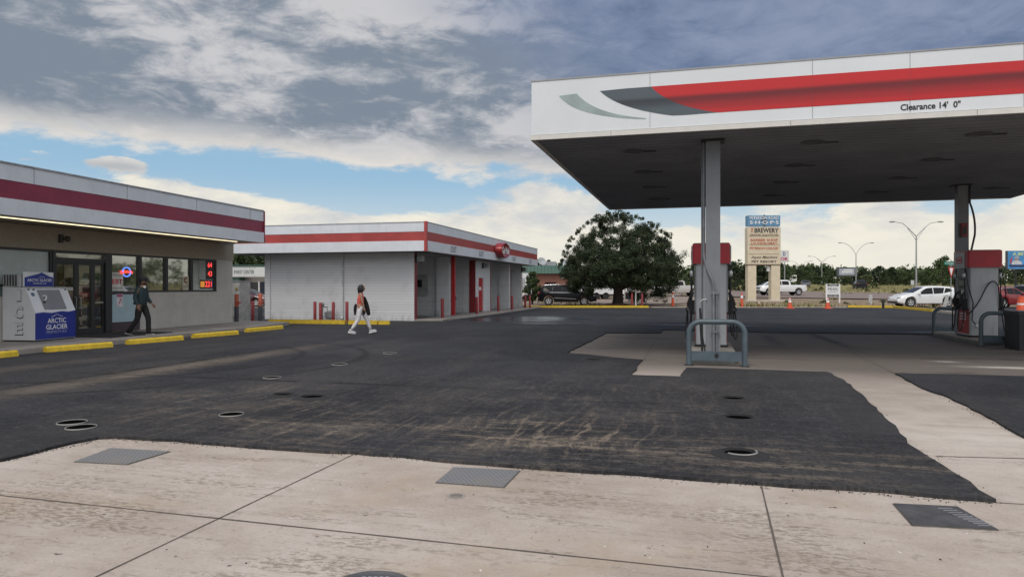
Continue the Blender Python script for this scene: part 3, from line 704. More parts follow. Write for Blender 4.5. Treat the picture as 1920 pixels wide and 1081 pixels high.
# ICE, outlined letters running down the side
M_icel = P('letter shadow', (0.05, 0.055, 0.065), .6)
for ch, zc, w_ in (('I', 1.23, 0.13), ('C', 0.78, 0.25), ('E', 0.34, 0.25)):
    txt('letter_shadow', ch, t, M_icel, (-0.492, -0.0015, zc-0.006), (1, 0, 0), UZ, w_*1.06, 0.335, bold=0.05, ext=0.0)
    txt('letter', ch, t, M_icew, (-0.50, -0.004, zc+0.004), (1, 0, 0), UZ, w_*0.98, 0.30, bold=0.025, ext=0.0)
f = MB().box(-0.98, -0.50, 0.0, 0.45, 1.46, 1.80)
cond = f.build('condenser', P('condenser', (0.45, 0.46, 0.47), .5), t, bevel=0.01)
f = MB()
for k in range(5): f.box(-0.95+k*0.085, -0.90+k*0.085, -0.006, 0.0, 1.48, 1.78)
f.build('vent_slat', P('vent', (0.06, 0.06, 0.065), .6), cond)
hs = MB().prism([(0.10, 1.47), (1.0, 1.47), (1.0, 1.72), (0.86, 1.75), (0.70, 1.82), (0.62, 1.85), (0.52, 1.81), (0.35, 1.77), (0.10, 1.71)], 'x', -0.42, -0.39).build('header_sign', M_iceb, t)
MB().box(-0.44, -0.421, 0.06, 1.04, 1.465, 1.86).build('sign_backing', M_icew, hs)
txt('lettering', 'ARCTIC GLACIER', hs, M_wtxt, (-0.388, 0.55, 1.64), RX, UZ, 0.80, 0.075, bold=0.01)
txt('lettering', 'PREMIUM ICE', hs, M_wtxt, (-0.388, 0.55, 1.55), RX, UZ, 0.42, 0.04)
MB().tube([(-0.387, 0.52, 1.71), (-0.387, 0.60, 1.74), (-0.387, 0.66, 1.725), (-0.387, 0.72, 1.71)], 0.004, 4).build('mountain_line', M_wtxt, hs)
# cabinet and posts at the store's end
x_, y_ = at(447, 30.6), 30.6
t = thing('utility_cabinet', 'tall pale grey utility cabinet standing at the end of the store', 'utility cabinet', (x_, y_, 0), -SY)
MB().box(-0.42, 0.26, -0.3, 0.5, 0.03, 1.84).build('cabinet_body', P('pale grey paint', (0.38, 0.385, 0.375), .6, dirt=.2), t, bevel=0.01)
MB().box(-0.16, 0.22, -0.318, -0.302, 0.30, 1.70).build('cabinet_door', P('cab door', (0.40, 0.405, 0.39), .6), t)
MB().box(-0.44, 0.28, -0.32, 0.52, 1.84, 1.88).build('cabinet_top', M_grey, t)
MB().ell((0.13, -0.33, 1.52), (0.06, 0.02, 0.09)).build('sticker', P('ochre sticker', (0.28, 0.22, 0.05), .7), t)
def bollard(lab, x, y, h, r, mat, group, base=None, z=AZ):
    t = thing('bollard', lab, 'bollard', (x, y, z), 0, group)
    MB().lathe([(0, 0), (r, 0), (r, h-0.03), (r*0.7, h), (0, h+0.01)], n=12).build('post', mat, t, smooth=True)
    if base: MB().lathe([(r+0.004, 0), (r+0.004, base), (r, base)], n=12).build('dark_sleeve', P('grey sleeve', (0.05, 0.055, 0.065), .6), t, smooth=True)
    return t
M_or = P('faded orange red', (0.40, 0.09, 0.05), .6, var=.2, dirt=.2)
g1 = 'bollards by the utility cabinet'
for u, vb_, vt, lab in ((443.5, 608, 551, 'orange topped dark post directly before the utility cabinet'), (488, 604.5, 550, 'orange topped dark post nearest the white brick corner')):
    X, Y = gp(u, vb_, AZ); o = bollard(lab, X, Y, (vb_-vt)/F*Y, 0.085, M_or, g1, 0.75)
    MB().box(-0.02, 0.13, -0.1, 0.1, 0.86, 0.96).build('bracket', M_or, o)
X, Y = gp(474, 602, AZ); bollard('shorter all red post between the two orange topped posts', X, Y, 0.92, 0.07, M_bollred, g1)
# ------------------------------------------------------------- car wash
WY = math.radians(14.6); WO = (-4.55, 32.2)
wA = (math.sin(WY), math.cos(WY)); wB = (math.cos(WY), -math.sin(WY))
def ww(x, y, z=0): return (WO[0]+wB[0]*x+wA[0]*y, WO[1]+wB[1]*x+wA[1]*y, z)
wash = thing('car_wash', 'white block car wash with red striped fascia and open exit bays', 'car wash', (WO[0], WO[1], 0), -WY)
XL, YE, ZT = -7.9, 21.1, 3.24
b = MB().box(XL, 0, 0.06, 0.30, 0.03, ZT)
b.box(-0.30, 0.0, -0.0, 0.058, 0.03, ZT).box(XL, XL+0.30, -0.0, 0.058, 0.03, ZT).box(-4.05, -3.72, 0.02, 0.058, 0.03, ZT)
b.build('side_wall', M_block, wash)
MB().tube([(-3.66, -0.01, ZT), (-3.66, -0.01, 0.2), (-3.66, -0.12, 0.08)], 0.045).build('downspout', P('white pipe', (0.52, 0.53, 0.54), .5), wash)
for y0, y1 in ((4.87, 5.45), (9.36, 9.60), (12.15, 12.60), (17.2, 17.55), (20.85, YE)):
    b = MB().box(XL, -0.75, (y0+y1)/2-0.1, (y0+y1)/2+0.1, 0.03, ZT).box(-0.75, 0.0, y0, y1, 0.03, ZT)
    b.build('bay_partition', M_block, wash)
b = MB().box(-0.22, 0, 9.60, 12.15, 2.16, ZT).box(-0.22, 0, 9.60, 10.05, 0.03, 2.16).box(-0.22, 0, 11.05, 12.15, 0.03, 2.16).build('room_wall', M_block, wash)
d = MB().box(-0.14, -0.06, 10.05, 11.05, 0.16, 2.16).build('door', M_redpaint, wash)
MB().ell((-0.03, 10.95, 1.05), (0.04, 0.03, 0.03)).build('handle', M_galv, d)
MB().box(-0.06, -0.055, 10.3, 10.75, 1.42, 1.62).build('notice', M_wtxt, d)
for y0, y1 in ((0.0, 0.06), (9.33, 9.40), (12.5, 12.605), (17.5, 17.555), (21.02, 21.11), (5.40, 5.47)):
    (MB().box(-0.36, 0.012, y0, y1, 0.03, ZT) if y0 else MB().box(-0.05, 0.012, 0.0585, 0.36, 0.03, ZT)).build('jamb_trim', M_bollred, wash)
MB().box(0.05, 0.22, 5.02, 5.20, 0.10, ZT+0.05).box(0.0, 0.27, 4.97, 5.25, 0.03, 0.10).build('red_post', M_redpaint, wash)
MB().box(-1.8, 0.012, 9.40, 9.598, ZT-0.16, ZT-0.02).build('lintel', M_grey, wash)
MB().box(XL, 0, 0.30, YE, 3.20, ZT).build('bay_ceiling', P('bay ceiling', (0.4, 0.4, 0.4), .9), wash)
f = MB()
for y0, y1 in ((0.35, 4.8), (5.5, 9.3), (12.7, 17.1), (17.6, 20.8)): f.box(XL, 0.02, y0, y1, 0.03, 0.06)
f.build('bay_floor', P('wet bay floor', (0.16, 0.155, 0.15), .5, dirt=.2), wash)
O_ = 1.0; X1, Y0, Y1_, X0 = O_, -O_, YE+0.8, XL-1.6
MB().box(X0, X1-0.08, Y0+0.08, Y1_, ZT+0.01, ZT+0.05).build('soffit', P('grey soffit', (0.28, 0.28, 0.28), .8), wash)
MB().box(X0, X1-0.3, Y0+0.3, Y1_-0.2, ZT+0.06, 4.38).build('roof', P('roof membrane', (0.35, 0.34, 0.33), .9), wash)
def ringbox(z0, z1, o, name, mat):
    MB().box(X0-o, X1-0.06, Y0-o, Y0+0.06, z0, z1).box(X1-0.06, X1+o, Y0-o, Y1_+o, z0, z1).box(X0-o, X0+0.06, Y0+0.06, Y1_, z0, z1).box(X0-o, X1-0.06, Y1_, Y1_+o, z0, z1).build(name, mat, wash)
ringbox(4.09, 4.50, 0.012, 'upper_fascia', M_lowhite); ringbox(3.68, 4.09, 0.0, 'fascia_stripe', M_cwred); ringbox(3.22, 3.68, 0.03, 'lower_fascia', M_lowhite)
ringbox(4.501, 4.535, 0.03, 'coping', P('grey coping', (0.36, 0.37, 0.38), .5))
MB().box(X1-0.09, X1+0.035, Y0-0.035, Y0+0.09, 3.21, 4.545).box(X0-0.035, X0+0.08, Y0-0.035, Y0+0.08, 3.21, 4.545).build('corner_trim', M_cwred, wash)
for yy in (2.6, 7.3, 14.7, 19.4): txt('exit_lettering', 'EXIT', wash, P('dark lettering', (0.035, 0.035, 0.04), .6), (X1+0.032, yy, 3.46), RX, UZ, 0.85, 0.28, bold=0.0)
t = thing('car_wash_sign', 'round red Car Wash drum sign on the car wash fascia', 'sign', ww(X1+0.03, 11.0, 3.84), -WY)
M_sred = P('glossy sign red', (0.30, 0.02, 0.025), .35, coat=.3)
o = MB().lathe([(0, 0.0), (1.02, 0), (1.02, 0.40), (0.94, 0.44), (0.90, 0.42), (0, 0.42)], (0, 0, 0), 40, 'x').build('drum', M_sred, t, smooth=True); o.scale = (1, 1, 0.46)
txt('lettering', 'Car Wash', t, M_wtxt, (0.425, 0.0, 0.0), RX, UZ, 1.6, 0.42, bold=0.04)
def floodlight(lab, x, y, z):
    t = thing('flood_light', lab, 'flood light', ww(x, y, z), -WY, 'flood lights under the car wash eaves')
    MB().box(0, 0.10, -0.16, 0.16, -0.10, 0.24).build('housing', M_black, t, bevel=0.01)
    MB().prism([(0.10, -0.10), (0.34, -0.06), (0.34, 0.20), (0.10, 0.24)], 'y', -0.17, 0.17).build('lens', P('dull lens', (0.26, 0.28, 0.28), .3), t, bevel=0.01)
floodlight('flood light under the eaves by the near car wash corner', 0.0, 0.28, 2.86)
floodlight('flood light above the red car wash door', 0.0, 10.9, 2.86); floodlight('flood light under the eaves at the far car wash end', 0.0, 20.95, 2.86)
def paybox(lab, x, y, z, col):
    t = thing('bay_panel', lab, 'wash panel', ww(x, y, z), -WY, 'control panels in the wash bays')
    MB().box(-0.45, 0.45, -0.08, 0, 0, 1.1).build('panel', P('panel grey', col, .5), t, bevel=0.01)
    MB().box(-0.14, 0.14, -0.095, -0.08, 0.45, 0.85).build('screen', M_black, t)
paybox('pale control panel with dark screen in the first wash bay', -1.75, 5.05, 1.15, (0.36, 0.37, 0.36)); paybox('pale control panel with dark screen in the third wash bay', -1.9, 17.26, 1.15, (0.36, 0.37, 0.36))
t = thing('hose_reel', 'dim brown notice board on the inner wall of the first wash bay', 'board', ww(-3.6, 5.05, 1.1), -WY)
t.name = 'notice_board'
MB().box(-0.6, 0.6, -0.05, 0, 0, 1.0).build('board', P('brown board', (0.16, 0.14, 0.11), .7, var=.5, vs=6), t)
t = thing('wash_brush', 'black brush holder hanging on the red bay post', 'brush holder', ww(0.14, 5.32, 1.0), -WY)
MB().ell((0, 0.0, 0), (0.09, 0.09, 0.14)).tube([(0, 0, -0.1), (0.02, 0, -0.45)], 0.02).build('holder', M_blackp, t, smooth='all')
o = MB().prism([(0.0, 0.0), (1.3, 0.3), (1.5, 8.0), (1.3, YE+0.6), (0.0, YE+0.9)], 'z', 0.0, 0.10).build('car_wash_apron', M_walk, None, bevel=0.015); o.location = (WO[0], WO[1], 0); o.rotation_euler = (0, 0, -WY); struct(o)
g2 = 'red bollards outside the wash bays'
for yy, xx, lab in ((1.75, 0.75, 'red bollard before the nearest wash bay'), (7.0, 0.85, 'red bollard before the second wash bay, right of the tall red post'), (11.6, 0.8, 'red bollard at the edge of the red car wash door'), (14.8, 0.85, 'red bollard before the third wash bay'), (19.2, 0.7, 'red bollard before the farthest wash bay')):
    p = ww(xx, yy, 0.1); bollard(lab, p[0], p[1], 0.95, 0.08, M_bollred, g2, z=0.10)
X, Y = gp(993.5, 580); bollard('lone red bollard standing past the far car wash corner by the yellow kerb', X, Y, 1.0, 0.07, M_bollred, g2)
# kerb, posts and gas meter along the side wall
g3 = 'maroon posts along the white side wall'
for u, vt, lab in ((590.5, 565, 'maroon post first from the left on the white wall'), (601, 567, 'maroon post left of the gas meter, second on the wall'), (625, 566, 'maroon post right in front of the gas meter'), (650.5, 565, 'maroon post standing alone just behind the walking woman')):
    Y = 32.9 if u < 640 else 31.9; z0 = AZ
    bollard(lab, at(u, Y), Y, EYE-(vt-HOR)/F*Y-z0, 0.075, M_bollred, g3, z=z0)
t = thing('gas_meter', 'grey gas meter with bent pipes against the white wall', 'gas meter', (at(614, 33.4), 33.4, AZ), -WY)
MB().tube([(-0.25, 0, 0), (-0.25, 0, 0.72)], 0.03).tube([(-0.25, 0, 0.62), (0.0, 0, 0.62), (0.0, 0, 0.42)], 0.025).tube([(0.25, 0, 0.42), (0.25, 0, 0.66), (0.62, 0.02, 0.66)], 0.025).build('pipe', P('pipe grey', (0.12, 0.13, 0.13), .5), t, smooth=True)
MB().ell((-0.26, 0, 0.74), (0.10, 0.06, 0.10)).build('regulator', P('regulator grey', (0.17, 0.18, 0.18), .5), t, smooth='all')
MB().box(-0.10, 0.34, -0.1, 0.1, 0.12, 0.38).ell((0.12, 0, 0.38), (0.21, 0.1, 0.08)).build('meter_body', P('meter grey', (0.22, 0.23, 0.24), .5), t, bevel=0.01)
def kerbseg(lab, p, q, wd=0.18, h=0.15, cat='kerb', group='yellow kerbs along the car wash wall', mat=None, name='yellow_kerb'):
    p, q = Vector(p), Vector(q); d = q-p; t = thing(name, lab, cat, (p.x, p.y, AZ), math.atan2(d.y, d.x), group)
    L = d.length; n = max(1, int(L/0.9)); f = MB()
    for k in range(n): f.box(L*k/n+0.004, L*(k+1)/n-0.004, -wd/2, wd/2, 0, h-0.004*(k % 2))
    f.build('kerb_stone', mat or M_yellow, t, bevel=0.02)
kerbseg('long yellow kerb at the foot of the white car wash wall', gp(505, 607.0), gp(648, 608.5), 0.2, 0.16)
kerbseg('shorter yellow kerb behind the walking woman', gp(654, 608.6), gp(709, 609), 0.2, 0.16)
kerbseg('short yellow kerb end piece by the near car wash corner', gp(710, 609.2), gp(731, 609.2), 0.2, 0.15)
# ------------------------------------------------------------- fuel canopy
can = thing('fuel_canopy', 'large flat fuel canopy with red striped white fascia over the pump islands', 'canopy', (CO[0], CO[1], 0), -CY)
CB, CA, CZ = 14.2, 13.9, 4.75
M_cfas = P('white canopy panel', (0.66, 0.69, 0.71), 0.4, var=0.03, vs=0.8, dirt=0.04)
M_trim = P('off white gutter trim', (0.62, 0.60, 0.56), 0.5, var=0.05)
M_under = P('grey soffit decking', (0.25, 0.26, 0.28), 0.75, var=0.14, vs=0.8, dirt=0.25)
def fasc(z0, z1, o, name, mat, th=0.06):
    MB().box(-o, CB+o, -o, th, z0, z1).box(-o, CB+o, CA-th, CA+o, z0, z1).box(-o, th, th, CA-th, z0, z1).box(CB-th, CB+o, th, CA-th, z0, z1).build(name, mat, can)
fasc(4.86, 6.0, 0.0, 'fascia', M_cfas); fasc(4.75, 4.85, 0.02, 'gutter_trim', M_trim)
fasc(6.001, 6.03, 0.012, 'coping', M_grey)
MB().box(0.06, CB-0.06, 0.06, CA-0.06, 4.78, 4.80).build('soffit', M_under, can)
MB().box(0.07, CB-0.07, 0.07, CA-0.07, 5.3, 5.5).build('roof_deck', M_grey, can)
f = MB()
for k in range(1, 46): f.box(0.08, CB-0.08, k*0.305, k*0.305+0.006, 4.7755, 4.7795)
f.build('soffit_seam', P('dark seam', (0.13, 0.13, 0.137), .8), can)
M_fs = P('fine grey seam', (0.07, 0.07, 0.075), .8)
for bb in (2.5, 5.6, 7.3, 9.15): MB().box(bb, bb+0.004, -0.0062, -0.0005, 4.87, 5.995).build('panel_seam', M_fs, can)
for bb in (1.7, 5.2, 8.4): MB().box(bb, bb+0.006, -0.0225, -0.0205, 4.751, 4.849).build('trim_seam', M_fs, can)
def curve(p0, p1, p2, n=14):
    return [tuple((1-t)**2*a+2*t*(1-t)*b_+t*t*c for a, b_, c in zip(p0, p1, p2)) for t in [i/n for i in range(n+1)]]
def mat_band(name, c0, c1, c2):
    m, nt, bs = newmat(name); x, y, z = sep(nt, texobj(nt))
    w_ = z+(noi(nt, texobj(nt), 0.5, 2)-0.5)*0.04-x*0.004
    c = cmix(nt, w_.ss(5.20, 5.42), c1, c2)
    c = cmix(nt, w_.ss(5.42, 5.52), c, c0)
    c = cmix(nt, w_.ss(5.22, 5.13)*0.8, c, c0)
    nt.links.new(c, bs.inputs['Base Color']); bs.inputs['Roughness'].default_value = 0.35; return m
M_band = mat_band('printed red band', (0.50, 0.012, 0.014), (0.36, 0.011, 0.014), (0.15, 0.007, 0.010))
M_slateb = mat_band('printed slate band', (0.075, 0.095, 0.11), (0.075, 0.10, 0.115), (0.03, 0.036, 0.045))
lf = curve((1.474, 5.70), (1.85, 5.30), (2.95, 5.095)); rt = curve((2.52, 5.715), (2.85, 5.30), (3.83, 5.10))
MB().prism(lf+[(3.2, 5.09)]+rt[::-1]+[(2.0, 5.715)], 'y', -0.005, -0.0008).build('slate_swoosh', M_slateb, can)
end = curve((9.15, 5.70), (10.6, 5.68), (11.2, 5.10), 12)
MB().prism([(p[0]+0.004, p[1]) for p in rt]+[(6, 5.10), (9, 5.10)]+end[::-1]+[(6, 5.71)], 'y', -0.005, -0.0008).build('red_band', M_band, can)
a_ = curve((0.60, 5.66), (0.95, 5.18), (2.42, 5.055)); c_ = curve((0.98, 5.685), (1.35, 5.22), (2.42, 5.075))
MB().prism(a_+c_[::-1], 'y', -0.005, -0.0008).build('pale_swoosh', P('printed pale sage', (0.30, 0.37, 0.36), .4, var=.15, vs=1.5), can)
txt('clearance_lettering', "Clearance 14'  0\"", can, M_ktxt, (7.64, -0.002, 4.98), (1, 0, 0), UZ, 1.0, 0.125, bold=0.028)
for aa in (1.9, 4.9, 7.9, 11.0):
    for bb in (2.0, 5.9, 9.1, 12.6):
        o = MB().lathe([(0.24, 4.779), (0.25, 4.765), (0.19, 4.755), (0.17, 4.772), (0, 4.772)], (bb, aa, 0), 24).build('soffit_light', P('light ring', (0.12, 0.12, 0.125), .6) if (aa, bb) == (1.9, 2.0) else bpy.data.materials['light ring'], can, smooth=True)
        MB().box(bb+0.2, bb+0.52, aa+0.04, aa+0.06, 4.755, 4.775).build('conduit_stub', M_black, o)
for aa, bb in ((1.19, 3.77), (9.95, 11.4)):
    pole = MB().box(bb-0.15, bb+0.15, aa-0.15, aa+0.15, 0.15, 4.779).build('column', M_colm if False else P('column paint', (0.19, 0.20, 0.215), .5, var=.06, dirt=.25), can, bevel=0.012)
    MB().box(bb-0.24, bb+0.24, aa-0.24, aa+0.24, 0.15, 0.17).build('base_plate', M_grey, pole)
    MB().box(bb-0.24, bb+0.24, aa-0.24, aa+0.24, 4.74, 4.774).build('cap_plate', M_black, pole)
aa, bb = 1.19, 3.77
f = MB()
f.tube([(bb-0.19, aa-0.06, 4.77), (bb-0.19, aa-0.06, 2.4)]+curve((bb-0.19, aa-0.06, 2.4), (bb-0.19, aa-0.12, 2.1), (bb-0.06, aa-0.19, 1.85), 6)[1:]+curve((bb-0.06, aa-0.19, 1.85), (bb+0.01, aa-0.19, 1.7), (bb+0.01, aa-0.19, 1.5), 5)[1:]+[(bb+0.01, aa-0.19, 0.16)], 0.032, 10)
f.tube([(bb-0.225, aa+0.02, 4.77), (bb-0.225, aa+0.02, 0.16)], 0.022, 8)
f.tube([(bb+0.075, aa-0.185, 1.55), (bb+0.075, aa-0.185, 0.16)], 0.022, 8).box(bb-0.04, bb+0.12, aa-0.225, aa-0.151, 1.45, 1.50).box(bb-0.04, bb+0.12, aa-0.225, aa-0.151, 0.62, 0.66)
f.build('conduit', P('conduit paint', (0.16, 0.17, 0.185), .5, dirt=.2), can, smooth=True)
aa, bb = 9.95, 11.4
f = MB(); f.tube([(bb+0.17, aa-0.17, 4.77), (bb+0.17, aa-0.17, 4.2)]+curve((bb+0.17, aa-0.17, 4.2), (bb+0.34, aa-0.18, 3.7), (bb+0.30, aa-0.18, 3.2), 6)[1:]+[(bb+0.18, aa-0.18, 2.6), (bb+0.16, aa-0.18, 2.2)], 0.03, 8)
f.build('conduit', M_black, can, smooth=True)
t = thing('extinguisher_box', 'small red box fixed to the far canopy column above the right pump', 'box', (*cw(11.4, 9.77), 3.15), -CY)
MB().box(-0.09, 0.07, -0.10, 0.0, 0, 0.42).build('box', M_bollred, t, bevel=0.01); MB().box(-0.06, 0.04, -0.108, -0.1, 0.08, 0.30).build('pane', M_black, t)
# ------------------------------------------------------------- pump islands
M_isl = P('island concrete', (0.33, 0.30, 0.26), .9, var=.15, bmp=.3, dirt=.3)
for b0, b1, a0, a1, lab in ((3.27, 4.27, 0.50, 4.9, 'raised concrete pump island under the front canopy column'), (10.92, 11.88, 7.35, 11.2, 'raised concrete pump island under the right hand pump')):
    t = thing('pump_island', lab, 'pump island', (*cw((b0+b1)/2, a0), 0), -CY, 'pump islands')
    hb, L_ = (b1-b0)/2, a1-a0
    rnd_ = [(-hb, 0.25), (-hb+0.08, 0.08), (-hb+0.25, 0), (hb-0.25, 0), (hb-0.08, 0.08), (hb, 0.25), (hb, L_-0.25), (hb-0.25, L_), (-hb+0.25, L_), (-hb, L_-0.25)]
    MB().prism(rnd_, 'z', 0.001, 0.15).build('island_slab', M_isl, t, bevel=0.02)
    MB().prism([(p[0]*1.012, (p[1]-L_/2)*1.004+L_/2) for p in rnd_], 'z', 0.002, 0.10).build('steel_edge', P('island edge', (0.12, 0.125, 0.12), .7, dirt=.3), t)
def guard(lab, b, a, wd=1.2, h=0.95):
    t = thing('guard_rail', lab, 'guard rail', (*cw(b, a), 0), -CY, 'bent pipe guard rails at the pump islands')
    r = 0.055; R_ = 0.24; hw = wd/2-r
    path = [(-hw, 0, 0.01), (-hw, 0, h-r-R_)]+[(-hw+R_-R_*math.cos(q), 0, h-r-R_+R_*math.sin(q)) for q in [math.pi/2*i/7 for i in range(1, 8)]]
    path += [(-p[0], 0, p[2]) for p in path[::-1]]
    MB().tube(path, r, 14).build('hoop', M_bluegrey, t, smooth=True)
    pl = MB().box(-hw+r, hw-r, -0.03, -0.018, 0.10, 0.28).box(-hw+r, hw-r, -0.03, 0.06, 0.281, 0.29).build('lower_plate', M_bluegrey, t)
    MB().prism([(-0.05, 0.21), (0, 0.15), (0.05, 0.21), (0, 0.27)], 'y', -0.036, -0.0305).build('plate_mark', M_black, pl)
    for sg in (-1, 1): MB().box(sg*hw-0.09, sg*hw+0.09, -0.09, 0.09, 0.004, 0.014).build('foot_plate', M_black, t)
guard('bent pipe guard rail before the front column, nearest the camera', 3.82, 0.20)
guard('bent pipe guard rail on the near side of the right pump, beside the black bin', 11.45, 7.0)
guard('bent pipe guard rail behind the right pump, toward the white car', 11.6, 11.4, 1.2)
# ------------------------------------------------------------- fuel pumps
M_pumpred = P('pump red', (0.42, 0.010, 0.022), .35, var=.15, vs=4, dirt=.25)
M_pgrey = P('pump side grey', (0.22, 0.225, 0.235), .45, var=.06, dirt=.3)
M_sil = P('satin silver', (0.55, 0.56, 0.57), .3, .6)
def pump(lab, b, a):
    t = thing('fuel_pump', lab, 'fuel pump', (*cw(b, a), 0.15), -CY, 'fuel pumps under the canopy')
    hx, ly = 0.36, 1.0
    def rp(hx, y0, y1, r=0.10, n=4):
        pts = []
        for cx, cy, q0 in ((hx-r, y1-r, 0), (-hx+r, y1-r, 90), (-hx+r, y0+r, 180), (hx-r, y0+r, 270)):
            pts += [(cx+r*math.cos(math.radians(q0+90*i/n)), cy+r*math.sin(math.radians(q0+90*i/n))) for i in range(n+1)]
        return pts
    MB().prism(rp(hx, 0, ly, 0.05), 'z', 0.06, 2.02).build('cabinet', M_lgrey, t, smooth=True)
    MB().prism(rp(hx+0.03, -0.02, ly+0.02, 0.05), 'z', 0.0, 0.06).build('plinth', M_black, t)
    MB().prism(rp(hx+0.08, -0.09, ly+0.09, 0.06), 'z', 2.02, 2.50).build('top_cap', M_pumpred, t, smooth=True)
    MB().prism(rp(hx+0.05, -0.06, ly+0.06, 0.05), 'z', 2.50, 2.52).build('cap_lid', M_pgrey, t, smooth=True)
    for sgn in (-1, 1):
        X = lambda d: sgn*(hx+d)
        def bx(f, d0, d1, y0, y1, z0, z1): return f.box(min(X(d0), X(d1)), max(X(d0), X(d1)), y0, y1, z0, z1)
        right = (0, -sgn*-1.0, 0) if False else (0, sgn*1.0, 0)
        bx(MB(), 0.002, 0.11, 0.12, 0.88, 2.0, 2.46).build('brand_panel', M_lgrey, t, bevel=0.02)
        bd = bx(MB(), 0.1105, 0.118, 0.27, 0.73, 2.14, 2.34).build('brand_badge', M_rtxt, t, bevel=0.004)
        bx(MB(), 0.1185, 0.121, 0.31, 0.69, 2.175, 2.195).build('badge_stripe', M_wtxt, bd)
        bx(MB(), 0.1185, 0.121, 0.31, 0.69, 2.285, 2.305).build('badge_stripe', M_wtxt, bd)
        bx(MB(), 0.002, 0.03, 0.06, 0.94, 0.85, 1.98).build('side_panel', M_pgrey, t, bevel=0.008)
        lo = bx(MB(), 0.002, 0.010, 0.06, 0.94, 0.10, 0.83).build('lower_panel', M_redpaint, t, bevel=0.008)
        f = MB()
        for k, zz in enumerate((0.66, 0.58, 0.50)): bx(f, 0.0105, 0.0135, 0.28, 0.74, zz, zz+0.03)
        bx(f, 0.0105, 0.0135, 0.46, 0.52, 0.30, 0.46); bx(f, 0.0105, 0.0135, 0.28, 0.31, 0.48, 0.71); bx(f, 0.0105, 0.0135, 0.71, 0.74, 0.48, 0.71)
        f.build('panel_emblem', M_wtxt, lo)
        sc = bx(MB(), 0.03, 0.045, 0.28, 0.76, 1.42, 1.72).build('display', M_black, t, bevel=0.004)
        bx(MB(), 0.0455, 0.048, 0.33, 0.70, 1.5, 1.66).build('screen', P('lcd', (0.25, 0.28, 0.25), .3) if 'lcd' not in bpy.data.materials else bpy.data.materials['lcd'], sc)
        kp = bx(MB(), 0.03, 0.06, 0.30, 0.50, 1.20, 1.38).build('keypad', M_sil, t, bevel=0.004)
        bx(MB(), 0.03, 0.05, 0.56, 0.76, 1.20, 1.38).build('card_reader', M_black, t)
        for yy in (0.20, 0.74):
            bt = bx(MB(), 0.03, 0.15, yy-0.09, yy+0.09, 0.78, 1.12).build('nozzle_boot', M_blackp, t, bevel=0.015)
            nz = MB().tube([(X(0.10), yy, 0.86), (X(0.17), yy, 1.04), (X(0.13), yy, 1.22), (X(0.05), yy, 1.32)], [0.04, 0.055, 0.03, 0.014], 8).tube([(X(0.18), yy, 1.0), (X(0.24), yy, 0.9), (X(0.19), yy, 0.80)], 0.014, 6)
            nz.build('nozzle', M_blackp, bt, smooth=True)
        f = MB()
        f.tube([(X(0.06), 0.14, 2.02), (X(0.10), 0.12, 1.8), (X(0.09), 0.10, 1.3)]+curve((X(0.09), 0.10, 1.3), (X(0.14), 0.06, 0.15), (X(0.22), 0.14, 0.18), 8)+curve((X(0.22), 0.14, 0.18), (X(0.28), 0.22, 0.3), (X(0.2), 0.2, 0.86), 6)[1:], 0.017, 8)
        f.tube([(X(0.06), 0.86, 2.02), (X(0.12), 0.86, 1.6), (X(0.10), 0.84, 1.0)]+curve((X(0.10), 0.84, 1.0), (X(0.12), 0.82, 0.1), (X(0.2), 0.78, 0.25), 8)+[(X(0.2), 0.75, 0.86)], 0.017, 8)
        f.build('hose', M_blackp, t, smooth=True)
        f = MB()
        for yy in (0.14, 0.86):
            f.lathe([(0.03, 1.70), (0.045, 1.74), (0.045, 1.82), (0.03, 1.86)], (X(0.10), yy, 0), 10)
        f.build('hose_coupling', M_sil, t, smooth=True)
    return t
p1 = pump('fuel pump with red top standing directly behind the front canopy column', 3.77, 2.97)
p2 = pump('fuel pump with red top and looped hoses on the right island', 11.4, 8.2)
# hose slung over the near end of the right pump
f = MB()
f.tube([(-0.44, 0.05, 1.95), (-0.42, -0.04, 1.5), (-0.30, -0.07, 1.0), (-0.33, -0.08, 0.5), (-0.22, -0.08, 0.36)], 0.016, 8)
f.tube([(-0.48, 0.12, 0.95), (-0.42, -0.04, 0.66)]+curve((-0.42, -0.04, 0.66), (-0.20, -0.10, 0.9), (-0.05, -0.10, 1.30), 8)[1:]+curve((-0.05, -0.10, 1.30), (0.18, -0.10, 1.85), (0.34, -0.06, 1.45), 9)[1:]+[(0.40, 0.0, 0.9)], 0.017, 8)
f.tube([(0.44, 0.05, 1.98), (0.52, 0.0, 1.5), (0.56, 0.0, 1.0), (0.50, 0.1, 0.85)], 0.016, 8)
f.build('slung_hose', M_blackp, p2, smooth=True)
MB().lathe([(0.0, 0.38), (0.03, 0.38), (0.04, 0.33), (0.03, 0.28), (0, 0.28)], (-0.22, -0.08, 0), 10).build('hose_end', M_sil, p2, smooth=True)
t = thing('air_hose', 'thin black hose hanging from a bent grey pipe beside the front column', 'hose', (*cw(3.50, 1.02), 0.15), -CY)
MB().tube([(0.0, 0, 1.0), (0.0, 0, 1.08)]+curve((0, 0, 1.08), (0.0, 0, 1.2), (0.14, 0, 1.18), 6)[1:], 0.016, 8).build('bent_pipe', M_galv, t, smooth=True)
MB().tube([(0.0, 0, 1.0), (0.01, -0.01, 0.6), (0.03, -0.02, 0.3), (0.05, -0.02, 0.0)], 0.022, 8).tube([(0.02, 0.0, 0.9), (0.05, -0.02, 0.4), (0.11, -0.02, 0.0)], 0.014, 8).build('hose_line', M_blackp, t, smooth=True)
t = thing('waste_bin', 'large black waste bin beside the guard rail at the right picture edge', 'waste bin', (*cw(11.75, 6.15), 0.0), -CY)
